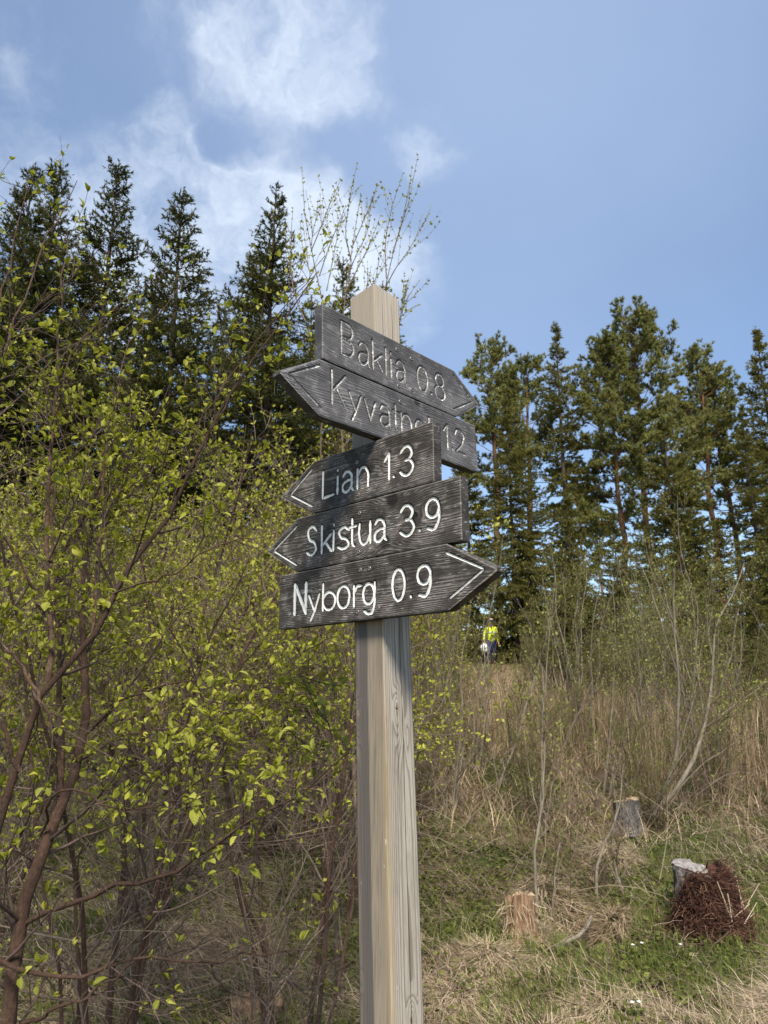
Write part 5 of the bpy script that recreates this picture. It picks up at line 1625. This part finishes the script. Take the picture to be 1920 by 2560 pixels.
# dead twigs on the ground and in the thicket
mb = MB()
n = 5200
x, y = scatter(rng, n, 3.3, 8.5, power=1.0)
k = (x < 0.2) | (rng.random(n) < .28)
x, y = x[k], y[k]
n = len(x)
lo = np.where(x < 0, rng.random(n) ** 1.6 * 1.25, rng.random(n) ** 3 * .25)
S = np.stack([x, y, ground_z(x, y) + .01 + lo], -1)
a = rng.uniform(0, 6.28, n)
P = grow(rng, S, np.stack([np.cos(a), np.sin(a), rng.normal(.05, .35, n)], -1), rng.uniform(.12, .65, n), 5, .22)
P[:, :, 2] = np.maximum(P[:, :, 2], ground_z(P[:, :, 0], P[:, :, 1]) + .006)
tubes(mb, P, np.linspace(1, .5, 5)[None] * rng.uniform(.0010, .0026, (n, 1)), 3, np.clip(rng.normal(.45, .25, n), 0, 1))
tag(mb.build('dead_twigs', M['dry_twig']), 'tangle of thin dead twigs under the shrubs and on the ground', kind='stuff')

mb = MB()
n = 5200
x, y = scatter(rng, n, 5.6, 17.0, power=.9, half=.58, pad=.4)
k = (x > .12 * y - .9) & (np.abs(x / y - .150) > .012)
x, y = x[k], y[k]
n = len(x)
a = rng.uniform(0, 6.28, n)
P = grow(rng, np.stack([x, y, ground_z(x, y) - .01], -1), np.stack([np.cos(a) * .8, np.sin(a) * .8, rng.uniform(.2, 1.6, n)], -1), rng.uniform(.25, 1.15, n), 6, .16, (0, 0, -.10))
P[:, :, 2] = np.maximum(P[:, :, 2], ground_z(P[:, :, 0], P[:, :, 1]) + .004)
tubes(mb, P, np.linspace(1, .45, 6)[None] * (rng.uniform(.0016, .0034, n) * (0.7 + y / 14))[:, None], 3, np.clip(rng.normal(.50, .22, n), 0, 1))
tag(mb.build('brambles', M['dry_twig']), 'tangle of bare brown bramble stems arching over the right slope', kind='stuff')

# ------------------------------------------------------------------ stumps
def wood_mat(name, stops, scale, stretch, bump=0.8, moss=0.0):
    m, t, out = new_mat(name)
    tc = t.n('ShaderNodeTexCoord').outputs['Object']
    n1 = t.noise(t.vm('MULTIPLY', tc, stretch), scale, 5, 0.65)
    n2 = t.noise(tc, 9, 3)
    f = t.m('ADD', t.m('MULTIPLY', n1, 0.75), t.m('MULTIPLY', n2, 0.25))
    col = t.ramp(f, stops)
    if moss:
        col = t.mix(t.m('MULTIPLY', t.ss(n2, .52, .64), moss), col, (0.10, 0.115, 0.025))
    pbr(t, out, col, 0.9, t.bump(n1, bump, 0.02), 0.15)
    M[name] = m


wood_mat('stump_bark', [(.32, (.03, .026, .024)), (.5, (.10, .09, .085)), (.68, (.26, .245, .235))], 55, (1, 1, .45))
wood_mat('rotten_wood', [(.3, (.05, .028, .018)), (.5, (.23, .145, .09)), (.68, (.50, .37, .25))], 60, (1, 1, .12), moss=.5)
wood_mat('cut_wood', [(.3, (.20, .13, .08)), (.5, (.40, .29, .19)), (.7, (.56, .45, .33))], 40, (1, 1, .3))
wood_mat('grey_cut', [(.3, (.10, .09, .085)), (.5, (.24, .22, .21)), (.7, (.42, .40, .38))], 40, (.4, 1, 1))
ramp_mat('rot_fibre', [(0, (.022, .011, .008)), (.4, (.062, .028, .020)), (.75, (.135, .066, .045)), (1, (.34, .22, .15))], .9)


def stump(name_label, px, py_base, Y, rad, h, seed, bark, cut, top_slope=(0, 0), broken=0.0, flare=1.45, cut_out=None):
    rng = np.random.default_rng(seed)
    Y = ground_hit(px, py_base)
    p = at(px, py_base, Y)
    loc = np.array([p[0], Y, float(ground_z(p[0], Y)) - .02])
    root = empty('tree_stump', loc, name_label, 'tree stump')
    na, nz_ = 40, 16
    a = np.linspace(0, 2 * np.pi, na, endpoint=False)
    lob = 1 + .09 * np.sin(a * 3 + seed) + .05 * np.sin(a * 5 + 2 * seed) + .025 * rng.normal(0, 1, na)
    topz = h * (1 + top_slope[0] * np.cos(a) + top_slope[1] * np.sin(a)) + broken * h * (rng.random(na) - .5)
    zz = np.linspace(0, 1, nz_)
    R = rad * (lob[None] * (1 + (flare - 1) * np.exp(-zz * 5)[:, None] * (1 + .5 * np.sin(a * 4 + seed)[None])))
    R = R * (1 + .03 * rng.normal(0, 1, R.shape))
    if cut_out is not None:
        d = np.abs((a - cut_out + np.pi) % (2 * np.pi) - np.pi)
        R = R * (1 - .55 * (sstep(d, .6, .15)[None] * sstep(zz, .35, .6)[:, None]))
    V = np.stack([R * np.cos(a), R * np.sin(a), zz[:, None] * topz[None]], -1) + loc
    mb = MB()
    i_, j_ = np.meshgrid(np.arange(nz_ - 1), np.arange(na), indexing='ij')
    mb.add(V.reshape(-1, 3), np.stack([i_ * na + j_, i_ * na + (j_ + 1) % na, (i_ + 1) * na + (j_ + 1) % na, (i_ + 1) * na + j_], -1).reshape(-1, 4))
    mb.build('bark', M[bark], root, loc)
    rings = [V[-1] + (0, 0, -.001)] + [loc + (V[-1] - loc) * (s, s, 1) + np.stack([0 * a, 0 * a, rng.normal(0, .006 + .15 * broken * h, na)], -1) for s in (.8, .55, .3)]
    ct = MB()
    c_ = loc + (0, 0, float(topz.mean()) - .01)
    ct.add(np.concatenate(rings + [c_[None]]), np.concatenate([np.stack([q * na + np.arange(na), q * na + (np.arange(na) + 1) % na, (q + 1) * na + (np.arange(na) + 1) % na, (q + 1) * na + np.arange(na)], -1) for q in range(3)]))
    ct.F.append((np.stack([3 * na + np.arange(na), 3 * na + (np.arange(na) + 1) % na, np.full(na, 4 * na)], -1), 0, True))
    ct.build('cut_face', M[cut], root, loc)
    return root, loc, rng


r1, l1, rg = stump('small broken stump with splintered tan wood, right of the post', 1303, 2352, 5.25, .095, .28, 3, 'rotten_wood', 'cut_wood', (.02, -.10), .05, 1.5, 3.6)
sm = MB()
n = 110
a = rg.uniform(2.2, 6.6, n)
P0 = l1 + np.stack([.10 * np.cos(a), .10 * np.sin(a), rg.uniform(.02, .27, n)], -1)
P = grow(rg, P0, np.stack([np.cos(a) * .4, np.sin(a) * .4, -np.ones(n)], -1) + rg.normal(0, .45, (n, 3)), rg.uniform(.03, .13, n), 4, .25)
tubes(sm, P, np.full((n, 4), .0022), 3, np.clip(rg.normal(.75, .2, n), 0, 1))
tag(sm.build('splinters', M['straw'], r1, l1), kind='stuff')
r2, l2, rg = stump('grey-barked stump half hidden by willow stems, middle of the right slope', 1570, 2078, 6.9, .120, .29, 8, 'stump_bark', 'cut_wood', (.04, -.06), .10, 1.4)
r3, l3, rg = stump('largest stump, grey on top with shaggy red-brown rotten front', 1757, 2312, 4.95, .150, .36, 5, 'stump_bark', 'grey_cut', (-.10, .05), .02, 1.35)
fb = MB()
n = 5000
a = rg.uniform(-2.9, .9, n)
q = rg.random(n) ** 1.1
hgt = .36 * (0.45 + .58 * sstep(a, -2.75, -2.3)) * sstep(.95 - a, 0, .4) ** .3 * (0.80 + .36 * fbm2(a * 2.2 + 3, a * 0, 1, 2))
rr_ = .155 + .12 * (1 - q) ** 1.7 + .035 * fbm2(a * 3, q * 4, 1, 2) + rg.normal(0, .008, n)
# the rotten body under the fibres
ga, gq = np.meshgrid(np.linspace(-2.95, .95, 60), np.linspace(0, 1, 16), indexing='ij')
gh = .36 * (0.45 + .58 * sstep(ga, -2.75, -2.3)) * sstep(.95 - ga, 0, .4) ** .3 * (0.80 + .36 * fbm2(ga * 2.2 + 3, ga * 0, 1, 2))
gr_ = (.150 + .10 * (1 - gq) ** 1.7 + .045 * (fbm2(ga * 6, gq * 7, 1, 3) - .3)) * np.where(gq > .97, .6, 1)
core = MB()
gi, gj = np.meshgrid(np.arange(59), np.arange(15), indexing='ij')
core.add(l3 + np.stack([gr_ * np.cos(ga), gr_ * np.sin(ga), gh * gq], -1).reshape(-1, 3), np.stack([gi * 16 + gj, (gi + 1) * 16 + gj, (gi + 1) * 16 + gj + 1, gi * 16 + gj + 1], -1).reshape(-1, 4), np.clip(fbm2(ga * 16, gq * 30, 1, 3) * .9, 0, 1).ravel())
core.build('rotten_front', M['rot_fibre'], r3, l3)
P0 = l3 + np.stack([rr_ * np.cos(a), rr_ * np.sin(a), hgt * q + .005], -1)
D = np.stack([-np.sin(a) * rg.choice([-1, 1], n) * .8 + .3 * np.cos(a), np.cos(a) * .5 + .3 * np.sin(a), rg.normal(-.5, .5, n)], -1)
P = grow(rg, P0, D, rg.uniform(.03, .13, n), 3, .35)
tubes(fb, P, np.full((n, 3), .0021), 3, np.clip(rg.normal(.45, .2, n) + .2 * (rg.random(n) < .08), 0, 1))
tag(fb.build('rotten_fibres', M['rot_fibre'], r3, l3), kind='stuff')
st = MB()
for q in range(17):
    a_ = rg.uniform(-1.25, -.15)
    rr = rg.uniform(.20, .29)
    p0 = l3 + np.array([rr * math.cos(a_), rr * math.sin(a_), .0])
    ln = rg.uniform(.16, .38)
    dr = np.array([rg.normal(-.12, .10), .12 + rg.normal(0, .05), 1.0])
    if q > 11:
        p0[2] += rg.uniform(.05, .2)
        dr = np.array([rg.choice([-1, 1]) * .8, .1, rg.normal(.5, .3)])
        ln *= .5
    P = grow(rg, p0[None], dr[None], np.array([ln]), 5, .05)
    tubes(st, P, np.linspace(1, .6, 5)[None] * rg.uniform(.003, .0048), 4, rg.uniform(.6, .95))
st.build('dry_stalks', M['straw'], r3, l3)
r4, l4, rg = stump('low orange-brown rotten stump at the bottom edge, left of the post', 640, 2560, 4.05, .12, .10, 12, 'rotten_wood', 'rotten_wood', (0, 0), .5, 1.3)

# fallen wood
for lab, pts, r in (('short weathered grey branch stub lying in the straw, right foreground', [at(1783, 2385, 4.55), at(1790, 2405, 4.45), at(1797, 2432, 4.35)], .013),
                    ('long dark branch half sunk in straw at the lower right corner', [at(1830, 2470, 4.1), at(1880, 2492, 4.05), at(1950, 2515, 4.0)], .014),
                    ('broken pale branch leaning beside the hollow between the stumps', [at(1385, 2372, 5.0), at(1425, 2352, 5.1), at(1462, 2325, 5.25), at(1478, 2290, 5.4)], .016),
                    ('fallen reddish log at the lower left corner under the shrubs', [at(30, 2480, 3.0), at(90, 2500, 3.0), at(160, 2525, 3.0), at(240, 2560, 2.95)], .032)):
    pts = np.array(pts)
    pts[:, 2] = np.maximum(ground_z(pts[:, 0], pts[:, 1]) + r * .5, pts[:, 2] if 'leaning' in lab else 0)
    P = resample(pts, 12)
    P[1:-1] += np.random.default_rng(len(lab)).normal(0, .004, (10, 3))
    mb = MB()
    tubes(mb, P, np.linspace(1, .6, 12) * r, 8, .6)
    tubes(mb, np.stack([P[7], P[7] + (.02, -.02, .05), P[7] + (.05, -.03, .08)]), [r * .4, r * .3, r * .15], 5, .6)
    o = mb.build('fallen_branch', M['shrub_bark' if 'reddish' in lab else 'willow_bark'])
    tag(o, lab, 'branch')

# ------------------------------------------------------------------ wood anemones
ramp_mat('petal', [(0, (.72, .72, .70)), (1, (.82, .82, .80))], .5, .3)
for k, (px, py, Y, lab) in enumerate([(612, 2421, 4.3, 'white anemone alone in the grass left of the post'), (1584, 2381, 4.75, 'white anemone left of a pair on the green patch right of the hollow'), (1606, 2376, 4.8, 'white anemone right of a pair on the green patch right of the hollow'),
                                     (1703, 2381, 4.7, 'white anemone below the largest stump'), (1583, 2536, 3.95, 'white anemone left of a pair at the bottom edge'), (1600, 2533, 3.98, 'white anemone right of a pair at the bottom edge')]):
    rg = np.random.default_rng(200 + k)
    Y = min(Y + .6, ground_hit(px, py + 26))
    p = at(px, py, Y)
    gz = float(ground_z(p[0], Y))
    hd = np.array([p[0], Y, max(p[2], gz + .09)])
    root = empty('anemone', (p[0], Y, gz), lab, 'flower', 'white wood anemones')
    mb = MB()
    tubes(mb, resample(np.stack([[p[0] + .01, Y + .01, gz], [p[0] + .006, Y, (gz + hd[2]) / 2], hd]), 6), np.full(6, .0012), 4, .4)
    a = np.arange(3) * 2.1 + rg.uniform(0, 2)
    lp = np.repeat((hd * .6 + np.array([p[0], Y, gz]) * .4)[None], 9, 0)
    aa = np.repeat(a, 3) + np.tile([-.5, 0, .5], 3)
    X, Y_, Z = axes(rg, np.stack([np.cos(aa), np.sin(aa), .25 + 0 * aa], -1), np.array([0, 0, 1.0]), .1)
    stamp(mb, LEAF_S_V, LEAF_S_F, lp, X, Y_, Z, np.full(9, .038), np.full(9, .5))
    mb.build('stem', M['herb_leaf'], root, (p[0], Y, gz))
    a = np.arange(6) * math.pi / 3 + rg.uniform(0, 1)
    pet = MB()
    X, Y_, Z = axes(rg, np.stack([np.cos(a), np.sin(a) - .25, .55 + 0 * a], -1), np.array([0, 0, 1.0]), .05)
    stamp(pet, LEAF_V * (1.1, 1, 1), LEAF_F, np.repeat(hd[None], 6, 0), X, Y_, Z, np.full(6, .0155), np.full(6, .5))
    pet.build('petals', M['petal'], root, (p[0], Y, gz))

# ------------------------------------------------------------------ the walker on the slope
def flat_mat(name, col, rough=.8, n=0.0, sc=40):
    m, t, out = new_mat(name)
    tc = t.n('ShaderNodeTexCoord').outputs['Object']
    q = t.noise(tc, sc, 3)
    c = t.mix(t.ss(q, .3, .7), tuple(v * (1 - n) for v in col), tuple(min(1, v * (1 + n)) for v in col))
    pbr(t, out, c, rough, t.bump(q, .4, .01), .2)
    M[name] = m


flat_mat('skin', (.52, .30, .21), .55, .08)
flat_mat('hi_vis', (.52, .62, .03), .6, .25, 14)
flat_mat('navy_cloth', (.030, .040, .11), .8, .25, 20)
flat_mat('dark_cloth', (.022, .024, .035), .8, .2)
flat_mat('reflective', (.55, .57, .58), .35, .05)
flat_mat('pink_cloth', (.60, .38, .34), .8, .1)
flat_mat('brown_hair', (.06, .035, .02), .6, .2)
flat_mat('boot_leather', (.045, .030, .025), .7, .2)
flat_mat('white_plastic', (.76, .78, .82), .4, .04)

WY = 26.0
top = at(1226, 1547, WY)
wz = float(ground_z(top[0], WY))
W0 = np.array([top[0], WY, wz])
HS = (top[2] - wz) / 1.80                        # scale so that the cap meets its place
walker = empty('person', W0, 'person in a yellow jacket, navy trousers and cap walking down the slope', 'person')
walker.scale = (HS, HS, HS)
walker.rotation_euler = (0, 0, math.radians(6))


def skinned(name, verts, edges, radii, mat, parent, sub=2, root_i=0):
    me = bpy.data.meshes.new(name)
    me.from_pydata([tuple(v) for v in verts], edges, [])
    o = bpy.data.objects.new(name, me)
    COL.objects.link(o)
    o.parent = parent
    o.modifiers.new('skin', 'SKIN').use_smooth_shade = True
    for i, r in enumerate(radii):
        sv = me.skin_vertices[0].data[i]
        sv.radius = (r, r) if not isinstance(r, tuple) else r
        sv.use_root = (i == root_i)
    ss_ = o.modifiers.new('sub', 'SUBSURF')
    ss_.levels = ss_.render_levels = sub
    me.materials.append(M[mat])
    return o


# joints, facing -Y (towards the camera); the person's right arm is at image left
J = [(0, 0, .95), (0, .0, 1.12), (0, .01, 1.30), (0, .02, 1.44), (0, .01, 1.53), (0, -.01, 1.60), (0, -.005, 1.70),          # 0-6 pelvis .. head
     (-.17, .01, 1.41), (-.27, .03, 1.15), (-.29, -.06, .93), (.17, .01, 1.41), (.25, .03, 1.15), (.27, -.04, .92),              # 7-12 arms
     (-.09, 0, .90), (-.10, -.12, .50), (-.10, .02, .10), (-.11, -.12, .04), (.10, 0, .90), (.12, .02, .50), (.13, .14, .12), (.14, .03, .05),   # 13-20 legs, mid-stride
     (-.30, -.09, .86), (.28, -.07, .85), (0, -.10, 1.615), (-.075, 0, 1.63), (.075, 0, 1.63), (0, -.085, 1.565)]                # 21-26 palms, nose, ears, chin
E = [(0, 1), (1, 2), (2, 3), (3, 4), (4, 5), (5, 6), (3, 7), (7, 8), (8, 9), (3, 10), (10, 11), (11, 12), (0, 13), (13, 14), (14, 15), (15, 16), (0, 17), (17, 18), (18, 19), (19, 20), (9, 21), (12, 22), (5, 23), (5, 24), (5, 25), (5, 26)]
Rd = [.125, .12, .13, .10, .055, .085, .085, .06, .045, .028, .06, .045, .028, .085, .058, .04, .035, .085, .058, .04, .035, .032, .032, .014, .016, .016, .03]
for hi, sx in ((21, -1), (22, 1)):
    p = np.array(J[hi])
    for f, (dx, dy, ln) in enumerate(((-.024, -.004, .055), (-.008, -.012, .065), (.008, -.012, .062), (.024, -.006, .048), (.030 * -sx, -.030, .035))):
        b = len(J)
        k_ = p + np.array([dx, dy - .01, -.035 if f < 4 else -.008])
        J += [tuple(k_), tuple(k_ + np.array([dx * .3, -.014, -ln * .55])), tuple(k_ + np.array([dx * .3, -.002, -ln]))]
        E += [(hi, b), (b, b + 1), (b + 1, b + 2)]
        Rd += [.010, .009, .007]
skinned('body', J, E, Rd, 'skin', walker)
skinned('jacket', [(0, .0, .80), (0, 0, 1.05), (0, .01, 1.28), (0, .02, 1.42), (0, .01, 1.50), (-.18, .01, 1.41), (-.28, .03, 1.15), (-.30, -.06, .90), (.18, .01, 1.41), (.26, .03, 1.15), (.28, -.04, .89)],
        [(0, 1), (1, 2), (2, 3), (3, 4), (3, 5), (5, 6), (6, 7), (3, 8), (8, 9), (9, 10)], [(.20, .15), (.185, .14), (.20, .15), (.15, .12), .075, .085, .070, .060, .085, .070, .060], 'hi_vis', walker)
skinned('trousers', [(0, 0, 1.06), (0, 0, .92), (-.095, 0, .84), (-.105, -.12, .50), (-.105, .02, .13), (.105, 0, .84), (.12, .02, .50), (.13, .135, .15)],
        [(0, 1), (1, 2), (2, 3), (3, 4), (1, 5), (5, 6), (6, 7)], [(.16, .12), (.16, .12), .11, .085, .075, .11, .085, .075], 'navy_cloth', walker)
skinned('neck_warmer', [(0, .0, 1.39), (0, .005, 1.46), (0, 0, 1.53)], [(0, 1), (1, 2)], [(.10, .125), (.085, .10), .072], 'dark_cloth', walker)
skinned('boot', [(-.105, .03, .16), (-.105, .02, .07), (-.11, -.05, .05), (-.112, -.14, .04)], [(0, 1), (1, 2), (2, 3)], [.062, .06, .052, .045], 'boot_leather', walker)
skinned('boot', [(.13, .145, .18), (.135, .14, .09), (.14, .07, .06), (.145, -.01, .045)], [(0, 1), (1, 2), (2, 3)], [.062, .06, .052, .045], 'boot_leather', walker)
skinned('hair', [(0, .03, 1.66), (0, .05, 1.60), (0, .035, 1.72)], [(0, 1), (0, 2)], [(.09, .075), (.075, .05), (.08, .07)], 'brown_hair', walker)


def lathe_band(name, prof, cx, cy, mat, rx=1.0, ry=1.0):
    mb = MB()
    a = np.arange(24) * math.pi / 12
    V = np.concatenate([np.stack([cx + r * rx * np.cos(a), cy + r * ry * np.sin(a), 0 * a + z], -1) for r, z in prof])
    i_, j_ = np.meshgrid(np.arange(len(prof) - 1), np.arange(24), indexing='ij')
    mb.add(V, np.stack([i_ * 24 + j_, i_ * 24 + (j_ + 1) % 24, (i_ + 1) * 24 + (j_ + 1) % 24, (i_ + 1) * 24 + j_], -1).reshape(-1, 4))
    return mb.build(name, M[mat], walker)


cap = lathe_band('cap', [(.098, 1.675), (.103, 1.70), (.103, 1.745), (.100, 1.752)], 0, -.002, 'dark_cloth', 1, 1.12)
lathe_band('cap_crown', [(.102, 1.748), (.096, 1.785), (.062, 1.805), (.002, 1.812)], 0, -.002, 'pink_cloth', 1, 1.12)
mb = MB()
a = np.linspace(math.pi, 2 * math.pi, 13)
V = np.concatenate([np.stack([.10 * np.cos(a), .112 * np.sin(a), 0 * a + 1.69], -1), np.stack([.095 * np.cos(a), .112 * np.sin(a) - .07 * np.sin((a - math.pi)), 0 * a + 1.668], -1)])
mb.add(V, np.stack([np.arange(12), np.arange(12) + 1, np.arange(12) + 14, np.arange(12) + 13], -1))
mb.build('cap_peak', M['dark_cloth'], walker)
lathe_band('reflective_strip', [(.205, 1.235), (.207, 1.27)], 0, .008, 'reflective', 1.0, .80)
for sx in (-1, 1):
    mb = MB()
    a = np.arange(8) * math.pi / 4
    mb.add(np.concatenate([np.stack([sx * .032 + .010 * np.cos(a), 0 * a - .088, 1.645 + .007 * np.sin(a)], -1), [[sx * .032, -.093, 1.645]]]), np.stack([np.arange(8), (np.arange(8) + 1) % 8, np.full(8, 8)], -1))
    mb.build('eye', M['dark_cloth'], walker)
mb = MB()
tubes(mb, np.array([[-.022, -.083, 1.592], [0, -.090, 1.590], [.022, -.083, 1.592]]), [.003, .005, .003], 6)
mb.build('mouth', M['pink_cloth'], walker)

# carrier bag in the right hand
cr6, s6 = math.cos(math.radians(6)), math.sin(math.radians(6))
hx, hy, hz = -.31, -.11, .80
bp = W0 + HS * np.array([hx * cr6 - hy * s6, hx * s6 + hy * cr6, hz])
mb = MB()
rg = np.random.default_rng(77)
prof = [(.01, -.36), (.10, -.35), (.15, -.28), (.165, -.18), (.14, -.09), (.075, -.03), (.035, .0)]
na = 20
a = np.linspace(0, 2 * np.pi, na, endpoint=False)
V = np.concatenate([np.stack([r * 1.05 * np.cos(a) * (1 + .07 * rg.normal(0, 1, na)), r * .62 * np.sin(a) * (1 + .10 * rg.normal(0, 1, na)), z + .008 * rg.normal(0, 1, na)], -1) for r, z in prof])
i_, j_ = np.meshgrid(np.arange(len(prof) - 1), np.arange(na), indexing='ij')
mb.add(V * HS + bp, np.stack([i_ * na + j_, i_ * na + (j_ + 1) % na, (i_ + 1) * na + (j_ + 1) % na, (i_ + 1) * na + j_], -1).reshape(-1, 4))
bag = empty('carrier_bag', bp, 'bulging white carrier bag hanging from the hand of the person on the slope', 'bag')
mb.build('sack', M['white_plastic'], bag, bp)
hd = MB()
for dx in (-.02, .02):
    tubes(hd, np.array([[dx * 1.5, 0, -.01], [dx, -.015, .04], [dx * .4, -.012, .075]]) * HS + bp, [.008, .006, .006], 5)
hd.build('handle', M['white_plastic'], bag, bp)
